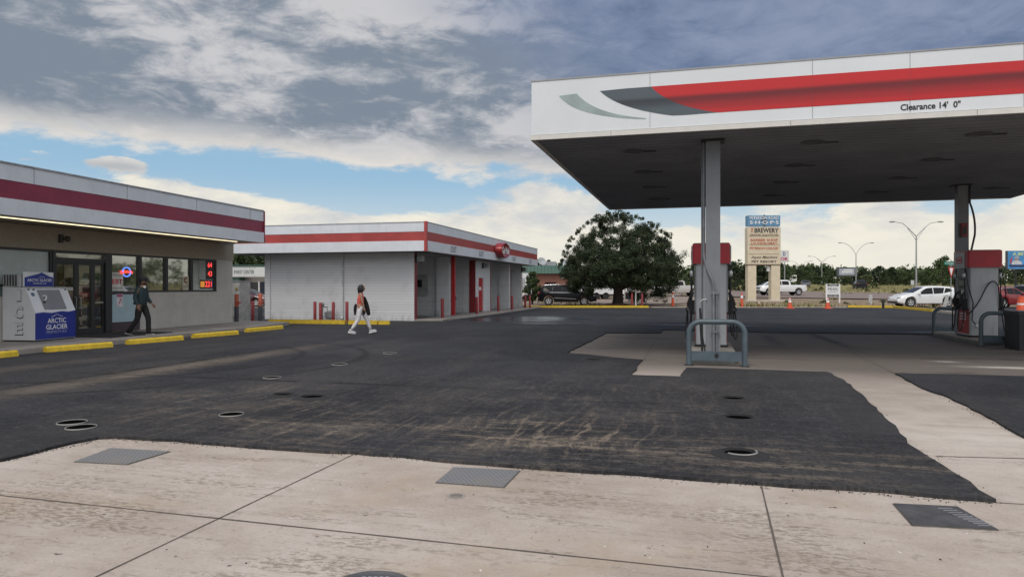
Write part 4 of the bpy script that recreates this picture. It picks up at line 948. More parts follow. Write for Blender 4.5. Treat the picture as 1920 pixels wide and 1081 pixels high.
MB().prism([(-0.44, -0.44), (0.44, -0.44), (0.44, 0.44), (-0.44, 0.44)], 'z', 0.0, 0.9).build('bin_body', P('black bin plastic', (0.014, 0.015, 0.017), .5, var=.2, dirt=.15), t, bevel=0.05, seg=2)
MB().box(-0.47, 0.47, -0.47, 0.47, 0.9, 0.99).build('bin_lid', M_black, t, bevel=0.03)
f = MB()
for k in range(5): f.box(-0.36+k*0.16, -0.29+k*0.16, -0.445, -0.4405, 0.1, 0.82)
f.build('bin_rib', M_black, t)
# ------------------------------------------------------------- plates and covers in the paving
def mat_tread():
    m, nt, bs = newmat('diamond tread plate'); v = texobj(nt); x, y, z = sep(nt, v)
    u = (x+y)*18.0; w_ = (x-y)*18.0
    a1 = (u*6.2832)._m('SINE'); a2 = (w_*6.2832*0.5)._m('SINE')
    d = (a1*a2).ss(0.25, 0.6)
    n = noi(nt, v, 2.5, 6, .6)
    c = cmix(nt, d*0.55, (0.175, 0.175, 0.178), (0.36, 0.36, 0.36)); c = cmix(nt, n.ss(.45, .75)*0.55, c, (0.26, 0.21, 0.17))
    nt.links.new(c, bs.inputs['Base Color']); bs.inputs['Roughness'].default_value = 0.5; bs.inputs['Metallic'].default_value = 0.15
    bump(nt, bs, d, .6, .006); return m
M_tread = mat_tread()
M_tread2 = P('dark worn tread plate', (0.085, 0.085, 0.088), .5, .2, var=.25, vs=6, bmp=.5, bs=30)
def plate(lab, pts, mat):
    w = [Vector(gp(*p)) for p in pts]; c = sum(w, Vector((0, 0)))/4
    t = thing('access_plate', lab, 'access plate', (c.x, c.y, 0), 0, 'steel access plates in the concrete')
    q = [p-c for p in w]
    MB().prism([(p.x*1.025, p.y*1.025) for p in q], 'z', 0.001, 0.006).build('frame', P('plate frame', (0.13, 0.12, 0.105), .8, var=.3) if 'plate frame' not in bpy.data.materials else bpy.data.materials['plate frame'], t)
    MB().prism([(p.x, p.y) for p in q], 'z', 0.002, 0.011).build('cover', mat, t)
    return t
plate('pale steel tread plate at the back left corner of the concrete', [(140, 866), (207, 841), (318, 847), (238, 871)], M_tread)
plate('steel tread plate in the middle, close to the asphalt edge', [(818, 905), (851, 877), (974, 883), (944, 914)], M_tread)
o = plate('darker worn tread plate at the lower right', [(1675, 945), (1795, 951), (1871, 994), (1711, 985)], M_tread2)
f = MB()
for k in range(9):
    p = Vector(gp(1772+k*9.5, 955+k*4.0)); c = Vector(o.location.xy); q = p-c
    f.box(q.x-0.05, q.x+0.05, q.y-0.008, q.y+0.008, 0.0112, 0.0125)
f.build('worn_ridge', P('bright steel', (0.42, 0.42, 0.43), .35, .5), o)
X, Y = gp(693, 1107)
t = thing('manhole_cover', 'round iron manhole cover cut by the bottom picture edge', 'manhole cover', (X, Y, 0))
MB().lathe([(0, 0.004), (0.21, 0.004), (0.225, 0.012), (0.235, 0.012), (0.24, 0.001)], n=36).build('ring', P('iron', (0.10, 0.10, 0.105), .5, .3, var=.2), t)
f = MB()
for i in range(-6, 7):
    for j in range(-6, 7):
        if i*i+j*j < 34: f.box(i*.032-.01, i*.032+.01, j*.032-.006, j*.032+.006, 0.0042, 0.009)
f.build('tread_stud', M_galv, t)
X, Y = gp(855, 929)
t = thing('survey_cap', 'small round metal cap set in the concrete below the middle plate', 'cap', (X, Y, 0))
MB().lathe([(0, 0.008), (0.03, 0.008), (0.045, 0.003), (0.05, 0.0015)], n=18).build('cap', P('dull cap metal', (0.17, 0.15, 0.13), .7), t); MB().lathe([(0.05, 0.0012), (0.075, 0.0022)], n=18).build('rim', M_walk, t)
M_rim = P('pale collar rim', (0.24, 0.235, 0.225), .6, var=.2); M_hole = P('dark recess', (0.004, 0.004, 0.004), .95, var=.1, spec=0.0); M_mound = P('fresh asphalt mound', (0.02, 0.02, 0.021), .9, var=.3, vs=30, bmp=.6, bs=60)
def collar(lab, u, v, r, rim=True):
    X, Y = gp(u, v, AZ)
    t = thing('tank_collar', lab, 'tank collar', (X, Y, AZ), 0, 'round tank fill collars in the asphalt')
    MB().lathe([(0, 0.0035), (r*0.94, 0.0035), (r*0.95, 0.006)], n=28).build('recess', M_hole, t)  # flat black disc, the shade of an open hole put into its colour
    MB().lathe([(r*0.95, 0.002), (r*0.955, 0.012), (r*1.0, 0.014), (r*1.03, 0.002)], n=28).build('rim', M_rim if rim else M_mound, t)
    if not rim: MB().lathe([(r*1.0, 0.002), (r*1.08, 0.028), (r*1.35, 0.012), (r*1.8, 0.001)], n=24).build('mound', M_mound, t, smooth=True)
collar('pale rimmed collar, upper one of the near left pair', 135, 792, 0.155); collar('pale rimmed collar, lower one of the near left pair', 152, 801, 0.155)
collar('pale rimmed collar alone on the dusty strip', 434, 777, 0.145)
collar('rimless dark collar, smaller left one of the central pair', 531, 741, 0.13, False); collar('rimless dark collar, larger right one of the central pair', 586, 745, 0.16, False)
collar('faint collar just below the yellow stops, left of the walking woman', 510, 708, 0.15); collar('faint collar straight below the walking woman', 637, 683, 0.16); collar('farthest collar, on the asphalt right of the walking woman', 731, 662, 0.16)
collar('sunken dark collar nearest the front guard rail', 1375, 748, 0.15, False); collar('sunken dark collar in the middle of the right hand row', 1385, 784, 0.16, False)
collar('half buried pale collar closest to the right concrete edge', 1387, 851, 0.15, False)
o = [q for q in COL.objects if q.get('label', '').startswith('half buried')][0]
MB().tube([(0.155*math.cos(a), 0.155*math.sin(a), 0.03) for a in [-2.6+i*0.21 for i in range(14)]], 0.009, 6).build('pale_arc', M_rim, o, smooth=True)
collar('small dark collar beside the concrete pad corner', 1113, 675, 0.17, False)
# ------------------------------------------------------------- vehicles
def lerpc(c, x):
    if x <= c[0][0]: return c[0][1]
    for (x0, y0), (x1, y1) in zip(c, c[1:]):
        if x <= x1: return y0+(y1-y0)*(x-x0)/(x1-x0)
    return c[-1][1]
def carpaint(name, col, rough=0.28):
    m, nt, b = newmat(name); b.inputs['Base Color'].default_value = (*col, 1); b.inputs['Roughness'].default_value = rough
    b.inputs['Coat Weight'].default_value = 0.7 if max(col) > 0.02 else 0.0; b.inputs['Specular IOR Level'].default_value = 0.5 if max(col) > 0.02 else 0.22; b.inputs['Coat Roughness'].default_value = 0.05
    n = noi(nt, texobj(nt), 3, 5); x, y, z = sep(nt, texobj(nt))
    c = cmix(nt, (n.ss(.4, .8)*z.ss(0.6, 0.15)*0.35), (*col, 1), (0.09, 0.075, 0.06)); nt.links.new(c, b.inputs['Base Color'])
    return m
M_cglass = P('tinted car glass', (0.010, 0.012, 0.013), .15, var=.05, spec=.22)
M_tyre = P('tyre rubber', (0.014, 0.014, 0.015), .8, var=.2)
M_rim = M_rim; M_alloy = P('alloy wheel', (0.50, 0.51, 0.52), .3, .5, var=.05)
M_chrome = P('chrome trim', (0.65, 0.66, 0.67), .2, .8, var=.03)
M_clad = P('dark cladding', (0.028, 0.029, 0.031), .6)
M_hl = P('headlamp', (0.45, 0.48, 0.50), .15, var=.05); M_tl = P('tail lamp red', (0.28, 0.01, 0.012), .2, var=.05)
def make_car(name, label, cat, loc, head, paint, s, group=None, low=M_clad):
    t = thing(name, label, cat, loc, head, group)
    L, Wd = s['L'], s['W']; H = L/2; wr = s['wr']; wx = s['wheels']; gc = s.get('gc', 0.24)
    def low_z(x):
        z = gc+0.12*max(0, (abs(x)-(H-0.6))/0.6)**2
        for c in wx:
            d = abs(x-c); ra = wr+0.06
            if d < ra: z = max(z, wr+math.sqrt(ra*ra-d*d))
        return z
    def hw(x):
        e = max(0, (abs(x)-(H-0.7))/0.7); return Wd/2*(1-0.17*e*e)
    def ring(x):
        zt = lerpc(s['top'], x); zb = min(lerpc(s['belt'], x), zt-0.07); zl = min(low_z(x), zb-0.05)
        w = hw(x); h = zt-zb; wt = w-0.03-max(0, h-0.07)*0.36
        return [(0, zl), (w-0.11, zl), (w-0.015, zl+min(0.07, (zb-zl)*.2)), (w, zl+(zb-zl)*0.55), (w-0.012, zl+(zb-zl)*.85), (w-0.03, zb), (wt, zt-min(0.06, h*.6)), (wt-0.09, zt-0.004), (wt*0.45, zt+0.012), (0, zt+0.016)]
    xs = set(round(-H+L*i/68, 3) for i in range(69))
    for c in wx:
        for k in (-1, 1): xs.add(round(c+k*(wr+0.059), 3)); xs.add(round(c+k*(wr+0.03), 3))
    for x, _ in s['top']: xs.add(round(x, 3))
    xs = sorted(x for x in xs if -H <= x <= H)
    m = MB(); rings = []
    for x in xs:
        r = ring(x); full = [(y, z) for y, z in r]+[(-y, z) for y, z in r[-2:0:-1]]
        rings.append([m.b.verts.new((x, y, z)) for y, z in full])
    n = len(rings[0])
    for A, B in zip(rings, rings[1:]):
        for j in range(n): m.b.faces.new((A[j], A[(j+1) % n], B[(j+1) % n], B[j]))
    m.b.faces.new(rings[0]); m.b.faces.new(rings[-1][::-1])
    m.build('body', paint, t, smooth=True)
    def yat(x, z):
        r = ring(x); 
        for (y0, z0), (y1, z1) in zip(r[1:], r[2:]):
            if z0 <= z <= z1 and z1 > z0: return y0+(y1-y0)*(z-z0)/(z1-z0)
        return r[6][0]
    def sidepatch(nm, poly, mat, off=0.008, sides=(1, -1)):
        for sg in sides:
            f = MB(); f.face([(x, sg*(yat(x, z)+off), z) for x, z in poly]); f.build(nm, mat, t)
    for poly in s['windows']: sidepatch('side_window', poly, M_cglass)
    for nm, (xa, xb) in (('windshield', s['ws']), ('rear_window', s.get('rw', (0, 0)))):
        if xa == xb: continue
        f = MB(); rows = []
        for i in range(7):
            x = xa+(xb-xa)*(0.08+0.86*i/6); r = ring(x); sl = 0.008
            rows.append([f.b.verts.new((x+(sl if xa > xb else -sl), y, z+sl)) for y, z in ((r[7][0]-0.03, r[7][1]), (r[8][0], r[8][1]), (0, r[9][1]), (-r[8][0], r[8][1]), (-r[7][0]+0.03, r[7][1]))])
        for A, B in zip(rows, rows[1:]):
            for j in range(4): f.b.faces.new((A[j], A[j+1], B[j+1], B[j]))
        f.build(nm, M_cglass, t, smooth='all')
    if s.get('clad', True):
        for a, c in ((wx[0]+wr+0.08, wx[1]-wr-0.08),):
            sidepatch('sill_trim', [(a, gc+0.02), (c, gc+0.02), (c, gc+0.02+s.get('sill', 0.12)), (a, gc+0.02+s.get('sill', 0.12))], low, 0.006)
    for nm, polys, mat in (('side_moulding', s.get('mould', []), M_chrome), ('fender_flare', s.get('flare', []), low)):
        for poly in polys: sidepatch(nm, poly, mat, 0.012)
    for x in s.get('seams', []):
        r = ring(x); sidepatch('door_seam', [(x-0.008, r[2][1]+0.05), (x+0.008, r[2][1]+0.05), (x+0.008, r[5][1]-0.01), (x-0.008, r[5][1]-0.01)], M_black, 0.004)
    for x, z in s.get('handles', []):
        for sg in (1, -1): MB().box(x-0.09, x+0.09, sg*yat(x, z)-0.02, sg*yat(x, z)+0.02, z-0.016, z+0.016).build('door_handle', s.get('hmat', paint), t)
    for x, z in s.get('mirror', []):
        for sg in (1, -1):
            y = sg*(yat(x, z)+0.12); MB().ell((x, y, z), (0.07, 0.12, 0.08)).build('side_mirror', s.get('mmat', paint), t, smooth='all')
    hz = s.get('hlz', 0.78)
    for sg in (1, -1):
        xx = H-0.10; MB().ell((xx-0.10, sg*(hw(xx)-0.16), hz), (0.20, 0.17, 0.085)).build('headlight', M_hl, t, smooth='all')
        xr = -H+0.06; z0 = s.get('tlz', 0.95)
        MB().ell((xr+0.02, sg*(hw(xr)-0.08), z0), (0.10, 0.09, s.get('tlh', 0.12))).build('taillight', M_tl, t, smooth='all')
    if s.get('grille', True): MB().box(H-0.12, H+0.03, -0.5*Wd*0.62, 0.5*Wd*0.62, hz-0.16, hz+0.02).build('grille', M_black, t, bevel=0.02)
    MB().box(H-0.20, H+0.04, -0.40*Wd, 0.40*Wd, gc+0.06, gc+0.22).build('front_bumper', s.get('bmat', low), t, bevel=0.03)
    MB().box(-H-0.04, -H+0.2, -0.40*Wd, 0.40*Wd, gc+0.08, gc+0.26).build('rear_bumper', s.get('bmat', low), t, bevel=0.03)
    if s.get('rails'):
        a, c = s['rails']
        for sg in (1, -1):
            MB().tube([(x, sg*(ring(x)[7][0]-0.03), lerpc(s['top'], x)+0.045-(0.04 if x in (a, c) else 0)) for x in (a, a+0.1, (a+c)/2, c-0.1, c)], 0.013, 6).build('roof_rail', M_chrome, t, smooth=True)
    w = None
    for c in wx:
        for sg in (1, -1):
            f = MB().lathe([(0, -0.11), (wr*0.62, -0.11), (wr*0.95, -0.10), (wr, -0.07), (wr, 0.07), (wr*0.95, 0.10), (wr*0.64, 0.11), (wr*0.60, 0.075), (0, 0.06)], (0, 0, 0), 24, 'y')
            o = f.build('wheel', M_tyre, t, smooth=True); o.location = (c, sg*(Wd/2-0.125), wr); o.rotation_euler = (0, 0, 0 if sg > 0 else math.pi)
            f = MB().lathe([(wr*0.64, 0.085), (wr*0.62, 0.112), (wr*0.55, 0.105), (wr*0.54, 0.08)], (0, 0, 0), 24, 'y')
            for k in range(5):
                q = k*2*math.pi/5+0.3; d = Vector((math.cos(q), 0, math.sin(q))); p = Vector((-math.sin(q), 0, math.cos(q)))
                pts = [d*wr*.08+p*wr*.10, d*wr*.56+p*wr*.14, d*wr*.56-p*wr*.14, d*wr*.08-p*wr*.10]
                f.face([(v.x, 0.10, v.z) for v in pts])
            f.lathe([(0, 0.112), (wr*.13, 0.108), (wr*.15, 0.08)], (0, 0, 0), 12, 'y')
            f.build('rim', M_alloy, o)
    return t
suv = dict(L=4.78, W=1.91, wr=0.37, wheels=(-1.52, 1.40), gc=0.27,
    top=[(-2.39, 0.98), (-2.30, 1.15), (-2.02, 1.58), (-1.8, 1.635), (-1.0, 1.68), (-0.2, 1.66), (0.15, 1.60), (1.15, 1.08), (1.35, 1.03), (1.9, 0.97), (2.25, 0.86), (2.39, 0.70)],
    belt=[(-2.39, 0.95), (-2.2, 1.05), (0.0, 1.03), (1.2, 0.98), (2.39, 0.65)],
    ws=(1.10, 0.15), rw=(-2.33, -2.02),
    windows=[[(-2.12, 1.10), (-1.22, 1.08), (-1.22, 1.54), (-1.82, 1.52), (-1.98, 1.42)], [(-1.16, 1.08), (-0.40, 1.07), (-0.40, 1.55), (-1.16, 1.55)], [(-0.34, 1.07), (0.78, 1.06), (0.30, 1.40), (0.06, 1.52), (-0.34, 1.55)]],
    seams=(-1.19, -0.37, 0.85), handles=[(-1.0, .93), (-0.15, .92)], mirror=[(0.72, 1.08)], rails=(-1.9, 0.1), hlz=0.78, tlz=1.0,
    mould=[[(-1.05, 0.60), (0.75, 0.50), (0.75, 0.54), (-1.05, 0.65)], [(-1.40, 1.055), (0.50, 1.035), (0.50, 1.06), (-1.40, 1.08)]], sill=0.10)
X, Y = at(1063, 58.0), 58.0
make_car('parked_car', 'black sport utility car with roof rails parked beside the big dark tree', 'car', (X, Y, 0.10), math.radians(-4), carpaint('black car paint', (0.006, 0.006, 0.008)), suv)
mur = dict(grille=False, L=4.75, W=1.88, wr=0.36, wheels=(-1.40, 1.43), gc=0.22,
    top=[(-2.37, 0.88), (-2.33, 1.05), (-2.2, 1.26), (-2.02, 1.42), (-1.85, 1.46), (-1.2, 1.52), (-0.5, 1.53), (0.1, 1.50), (0.35, 1.43), (1.30, 0.99), (1.6, 0.95), (2.0, 0.86), (2.25, 0.72), (2.37, 0.58)],
    belt=[(-2.37, 0.86), (-2.0, 1.02), (-1.0, 0.96), (1.2, 0.88), (2.37, 0.52)],
    ws=(1.25, 0.32), rw=(-2.33, -1.95),
    windows=[[(-1.78, 1.16), (-1.12, 1.02), (-1.30, 1.40), (-1.72, 1.34)], [(-1.05, 1.01), (-0.35, 0.97), (-0.35, 1.42), (-1.22, 1.41)], [(-0.29, 0.97), (0.88, 0.93), (0.38, 1.27), (0.16, 1.37), (-0.29, 1.42)]],
    seams=(-0.32, -1.2, 0.95), handles=[(-1.1, .86), (-0.12, .83)], mirror=[(0.78, 0.97)], hlz=0.68, tlz=0.98, tlh=0.2, sill=0.06)
X, Y = 32.6, 55.0
wp = carpaint('white car paint', (0.70, 0.71, 0.71))
make_car('parked_car', 'white rounded sport utility car behind the yellow kerb, left of the right fuel pump', 'car', (X, Y, 0.02), math.radians(178), wp, mur).scale = (1, 1, 1.09)
esc = dict(L=4.6, W=1.88, wr=0.36, wheels=(-1.35, 1.36), gc=0.24,
    top=[(-2.30, 0.95), (-2.2, 1.15), (-1.90, 1.52), (-1.7, 1.60), (-0.9, 1.66), (-0.1, 1.63), (0.2, 1.56), (1.1, 1.08), (1.5, 1.02), (2.0, 0.92), (2.3, 0.68)],
    belt=[(-2.3, 0.93), (-2.0, 1.10), (-1.0, 1.05), (1.2, 0.95), (2.3, 0.6)], ws=(1.05, 0.2), rw=(-2.25, -1.9),
    windows=[[(-1.9, 1.16), (-1.05, 1.09), (-1.05, 1.50), (-1.45, 1.47)], [(-0.98, 1.09), (-0.25, 1.06), (-0.25, 1.52), (-0.98, 1.51)], [(-0.19, 1.06), (0.80, 1.02), (0.40, 1.32), (0.1, 1.48), (-0.19, 1.52)]],
    seams=(-0.22, -1.02, 0.9), handles=[(-0.9, .95), (-0.05, .92)], mirror=[(0.72, 1.06)], hlz=0.75, tlz=1.0, sill=0.16,
    mould=[[(-1.95, 1.15), (-1.42, 1.50), (-0.2, 1.555), (0.12, 1.515), (0.12, 1.535), (-0.2, 1.58), (-1.45, 1.53), (-2.0, 1.16)]])
Y = 54.0; X = 38.4
make_car('parked_car', 'red sport utility car with chrome window line, cut by the right picture edge', 'car', (X, Y, 0.0), math.radians(20), carpaint('red car paint', (0.22, 0.008, 0.014)), esc)
make_car('parked_car', 'dark grey car mostly hidden behind the red car, only its roof showing', 'car', (at(1890, 61)+2.6, 61, 0.15), math.radians(18), carpaint('grey car paint', (0.045, 0.05, 0.055)), dict(esc, mould=[]))
sed = dict(L=4.7, W=1.82, wr=0.33, wheels=(-1.38, 1.38), gc=0.2,
    top=[(-2.35, 0.72), (-2.28, 0.95), (-1.75, 1.02), (-1.5, 1.05), (-0.75, 1.40), (-0.2, 1.45), (0.3, 1.41), (1.15, 0.98), (1.5, 0.93), (2.1, 0.80), (2.35, 0.58)],
    belt=[(-2.35, 0.7), (-1.6, 0.95), (1.1, 0.90), (2.35, 0.52)], ws=(1.1, 0.28), rw=(-1.55, -0.72),
    windows=[[(-1.25, 1.0), (-0.35, 0.97), (-0.35, 1.35), (-0.75, 1.31)], [(-0.28, 0.97), (0.75, 0.94), (0.25, 1.30), (-0.28, 1.35)]],
    seams=(-0.31, 0.85), handles=[(-0.9, .85), (-0.1, .83)], mirror=[(0.68, 0.98)], hlz=0.66, tlz=0.82)
make_car('parked_car', 'dark maroon sedan seen in the gap between store and car wash', 'car', (at(462, 57), 57, 0.02), math.radians(-10), carpaint('maroon car paint', (0.055, 0.008, 0.012)), sed)
trk = dict(L=5.9, W=2.02, wr=0.42, wheels=(-1.85, 1.85), gc=0.42,
    top=[(-2.95, 1.24), (-2.93, 1.28), (-0.92, 1.28), (-0.88, 1.30), (-0.80, 1.82), (-0.6, 1.90), (0.35, 1.92), (0.75, 1.84), (1.45, 1.32), (1.7, 1.28), (2.6, 1.22), (2.86, 1.12), (2.95, 0.8)],
    belt=[(-2.95, 1.2), (1.5, 1.22), (2.95, 0.75)], ws=(1.42, 0.72), rw=(0, 0),
    windows=[[(-0.68, 1.30), (0.22, 1.29), (0.22, 1.78), (-0.62, 1.76)], [(0.29, 1.29), (1.22, 1.27), (0.80, 1.66), (0.62, 1.78), (0.29, 1.79)]],
    seams=(0.26, -0.82, 1.3), handles=[(-0.4, 1.1), (0.5, 1.1)], mirror=[(1.12, 1.33)], hlz=0.98, tlz=1.05, tlh=0.2, sill=0.26)
make_car('pickup_truck', 'white pickup truck with grey rocker panel passing behind the tall shops sign', 'pickup truck', (at(1464, 87), 87, terr(0, 87)+0.1), math.radians(182), wp, dict(trk, bmat=M_clad), None, P('two tone grey', (0.20, 0.22, 0.22), .4))
make_car('pickup_truck', 'silver two tone pickup truck half hidden between big tree and front pump', 'pickup truck', (at(1268, 84), 84, terr(0, 84)+0.07), math.radians(180), carpaint('silver car paint', (0.46, 0.45, 0.43)), trk, None, P('two tone dark', (0.12, 0.12, 0.12), .5))
make_car('parked_car', 'white car whose roof shows just above the white pickup hood', 'car', (at(1437, 97)+0.2, 97, terr(0, 97)+0.1), math.radians(175), wp, dict(esc, mould=[]))
make_car('parked_car', 'black car on the far road under the curved double lamp', 'car', (at(1612, 128), 128, terr(0, 128)+0.1), math.radians(75), carpaint('black car paint', (0.008, 0.008, 0.01)), dict(esc, mould=[]))
make_car('parked_car', 'small distant grey car beyond the tail of the white pickup', 'car', (at(1510, 150), 150, terr(0, 150)+0.1), math.radians(70), carpaint('grey car paint', (0.08, 0.085, 0.09)), sed)
t = thing('box_trailer', 'plain white box trailer behind the small bush past the car wash', 'trailer', (at(986, 68), 68, 0.2), 0)
MB().box(-1.4, 0.9, -1.0, 1.0, 0.5, 2.75).build('trailer_box', wp, t, bevel=0.03)
MB().box(-0.9, -0.1, -1.012, -1.002, 0.9, 2.3).build('side_door', P('door grey', (0.36, 0.38, 0.39), .5), t)
f = MB()
for yy in (-0.95, 0.95): f.lathe([(0, -0.1), (0.35, -0.1), (0.35, 0.1), (0, 0.1)], (0, yy, 0.35), 18, 'y')
f.box(-1.3, 0.8, -0.9, 0.9, 0.4, 0.5); f.build('chassis', M_tyre, t)
t = thing('white_trailer', 'long white trailer with dark blue lettering glimpsed under the big tree', 'trailer', (at(1125, 74), 74, 0.32), 0)
MB().box(-3.2, 3.2, -1.0, 1.0, 0.55, 2.2).build('trailer_box', wp, t, bevel=0.03)
txt('lettering', 'RESCUE', t, P('blue lettering', (0.04, 0.06, 0.2), .5), (1.0, -1.003, 1.35), (1, 0, 0), UZ, 1.6, 0.34)
f = MB()
for xx in (-0.5, 0.5): f.lathe([(0, -0.1), (0.36, -0.1), (0.36, 0.1), (0, 0.1)], (xx, -0.9, 0.36), 18, 'y').lathe([(0, -0.1), (0.36, -0.1), (0.36, 0.1), (0, 0.1)], (xx, 0.9, 0.36), 18, 'y')
f.box(-3.1, 3.1, -0.9, 0.9, 0.42, 0.549); f.build('chassis', M_tyre, t)
t = thing('utility_trailer', 'low black utility trailer with pale frame right of the big tree trunk', 'trailer', (at(1186, 66), 66, 0.15), math.radians(4))
MB().box(-0.95, 0.95, -0.9, 0.9, 0.35, 0.42).box(-0.9, 0.9, -0.86, -0.82, 0.42, 0.95).build('bed', M_black, t)
MB().box(-1.0, 1.0, -0.93, -0.87, 0.95, 1.08).box(-1.0, -0.92, -0.93, -0.87, 0.3, 0.95).box(0.92, 1.0, -0.93, -0.87, 0.3, 0.95).box(-1.0, -0.92, 0.85, 0.93, 0.3, 1.08).box(0.92, 1.0, 0.85, 0.93, 0.3, 1.08).build('frame', P('pale rail', (0.5, 0.48, 0.44), .6), t)
f = MB()
for xx in (-1.05, 1.05): f.lathe([(0, -0.09), (0.3, -0.09), (0.3, 0.09), (0, 0.09)], (xx, 0, 0.3), 18, 'x')
f.build('wheel_pair', M_tyre, t)
# ------------------------------------------------------------- buildings behind
EY = math.radians(6)
t = thing('event_hall', 'low grey hall with an EVENT CENTER sign between store and car wash', 'building', (at(436, 66), 66, 0), -EY)
M_hall = P('warm grey render', (0.26, 0.245, 0.22), .9, vs=.8, dirt=.2); M_gr = P('dark green metal', (0.03, 0.07, 0.05), .5, var=.15)
MB().box(-16, 12, 0, 12, 0.0, 3.45).build('wall', M_hall, t)
MB().box(-16.4, 12.4, -0.5, 12.3, 3.451, 3.72).box(-16.4, 1.5, -1.6, -0.5, 2.2, 3.4).build('roof', M_gr, t)
for a_, c_ in ((1.25, 2.55), (-2.5, 0.4), (6.2, 8.8)): MB().box(a_, c_, -0.03, -0.002, 0.05, 2.05).build('garage_door', P('garage dark', (0.04, 0.045, 0.045), .5), t)
MB().box(2.75, 3.8, -0.03, -0.002, 0.1, 2.1).build('door', P('navy door', (0.012, 0.016, 0.035), .4), t)
MB().box(2.58, 2.7, -0.04, -0.002, 0, 2.15).build('door_trim', M_wtxt, t)
s_ = MB().box(0.25, 4.6, -1.68, -1.5, 2.55, 3.45).build('sign_panel', P('white sign', (0.58, 0.59, 0.57), .5, var=.03), t)
txt('lettering', 'EVENT CENTER', s_, P('dark green lettering', (0.05, 0.08, 0.06), .6), (2.02, -1.685, 3.0), (1, 0, 0), UZ, 1.95, 0.36, bold=0.02)
MB().box(0.38, 0.92, -1.684, -1.681, 2.72, 3.3).build('emblem', P('pale blue emblem', (0.35, 0.42, 0.48), .6), s_)
f = MB(); r2 = random.Random(4)
for k in range(9): f.ell((1.05+k*0.25, -1.683, 3.36), (0.05, 0.003, 0.04), 6, 4).ell((1.05+k*0.25, -1.683, 2.65), (0.04, 0.003, 0.03), 6, 4)
f.build('trim_dot', M_ktxt, s_)
t = thing('brick_shop', 'brown brick shop with dark green metal eaves behind the black car', 'building', (at(1000, 80), 80, 0), math.radians(1))
MB().box(-14, 8.0, 0, 9, 0.1, 3.15).build('wall', M_brick, t)
def mat_seam():
    m, nt, bs = newmat('green standing seam'); x, y, z = sep(nt, texobj(nt))
    s_ = (x*15.7)._m('SINE').ss(0.8, 0.97)
    nt.links.new(cmix(nt, s_, (0.025, 0.085, 0.06), (0.012, 0.04, 0.03)), bs.inputs['Base Color']); bs.inputs['Roughness'].default_value = .45; bump(nt, bs, s_, .6, .02); return m
MB().prism([(-0.55, 3.16), (-0.5, 3.16), (0.3, 4.05), (0.2, 4.1)], 'x', -14.3, 8.3).box(-14.3, 8.3, 0.3, 9.2, 3.9, 4.08).build('roof', mat_seam(), t)
f = MB().box(1.3, 2.7, -0.03, -0.002, 0.9, 2.2); fr = f.build('window_frame', P('dark red frame', (0.09, 0.02, 0.02), .5), t)
MB().box(1.4, 2.6, -0.045, -0.032, 1.0, 2.1).build('pane', M_cglass, fr)
MB().box(3.2, 3.6, -0.2, -0.002, 2.62, 2.80).build('wall_lamp', P('pale lamp', (0.6, 0.58, 0.5), .4), t)
MB().box(1.5, 3.0, 4, 5, 4.09, 4.7).build('roof_unit', M_galv, t)
def dish(lab, x, y, z, r):
    t = thing('satellite_dish', lab, 'satellite dish', (x, y, z), 0, 'satellite dishes on the brick shop roof')
    o = MB().lathe([(0.02, 0.0), (r*.5, r*0.06), (r*.85, r*0.2), (r, r*0.3), (r*0.97, r*0.3), (r*.5, r*.08), (0, 0.02)], (0, 0, r*1.0), 20, 'z').build('bowl', P('dish grey', (0.33, 0.35, 0.36), .5), t, smooth=True)
    o.rotation_euler = (math.radians(60), 0, math.radians(25)); o.location = (0, 0, r*0.55)
    MB().tube([(0, 0, 0), (0, 0, r*0.9), (0, -0.3, r*1.1)], 0.05).build('mast', M_galv, t)
dish('big satellite dish on the green roof nearest the car wash', at(1012, 84), 84, 4.05, 0.55); dish('smaller satellite dish on the green roof nearer the big tree', at(1058, 85), 85, 4.05, 0.42)
# ------------------------------------------------------------- street furniture
M_cream = P('cream sign paint', (0.62, 0.54, 0.40), .6, var=.06, vs=2, dirt=.12)
Y = 72.0; X = at(1430, Y); z0 = terr(X, Y); k = Y/F
def zv(v): return EYE+(HOR-v)*k-z0
t = thing('shops_sign', 'tall cream roadside sign on two legs listing the shops', 'sign', (X, Y, z0), 0)
hw_ = 30*k
for s0, s1 in ((-hw_, -hw_+15.5*k), (hw_-16.5*k, hw_)): MB().box(s0, s1, -0.4, 0.4, -0.1, zv(495)).build('leg', M_cream, t, bevel=0.01)
MB().box(-hw_-0.05, hw_+0.05, -0.42, 0.42, zv(495.5), zv(427)).build('cabinet', M_cream, t)
MB().box(-hw_-0.08, hw_+0.08, -0.44, 0.44, zv(497), zv(495.4)).build('cabinet_base', P('brown edge', (0.14, 0.09, 0.06), .6), t)
MB().box(-hw_+0.03, hw_-0.03, -0.3, 0.3, zv(427), zv(424)).build('gap_strip', M_wtxt, t)
tp = MB().box(-hw_, hw_, -0.42, 0.42, zv(424), zv(404.5)).build('blue_panel', P('faded blue panel', (0.10, 0.26, 0.42), .5, var=.08), t)
dm = MB().prism([(0, zv(402)), (5.5*k, zv(414)), (0, zv(426)), (-5.5*k, zv(414))], 'y', -0.45, -0.43).build('diamond', P('slate diamond', (0.05, 0.10, 0.15), .5), tp)
txt('lettering', 'PETERSON ROAD', tp, M_wtxt, (0, -0.455, zv(409)), (1, 0, 0), UZ, 54*k, 6.0*k, bold=.01)
txt('lettering', 'S·H·O·P·S', tp, M_wtxt, (0, -0.456, zv(417.5)), (1, 0, 0), UZ, 54*k, 6.5*k, bold=.02)
M_rust = P('orange red lettering', (0.42, 0.10, 0.04), .6); M_brn = P('brown lettering', (0.17, 0.11, 0.06), .6)
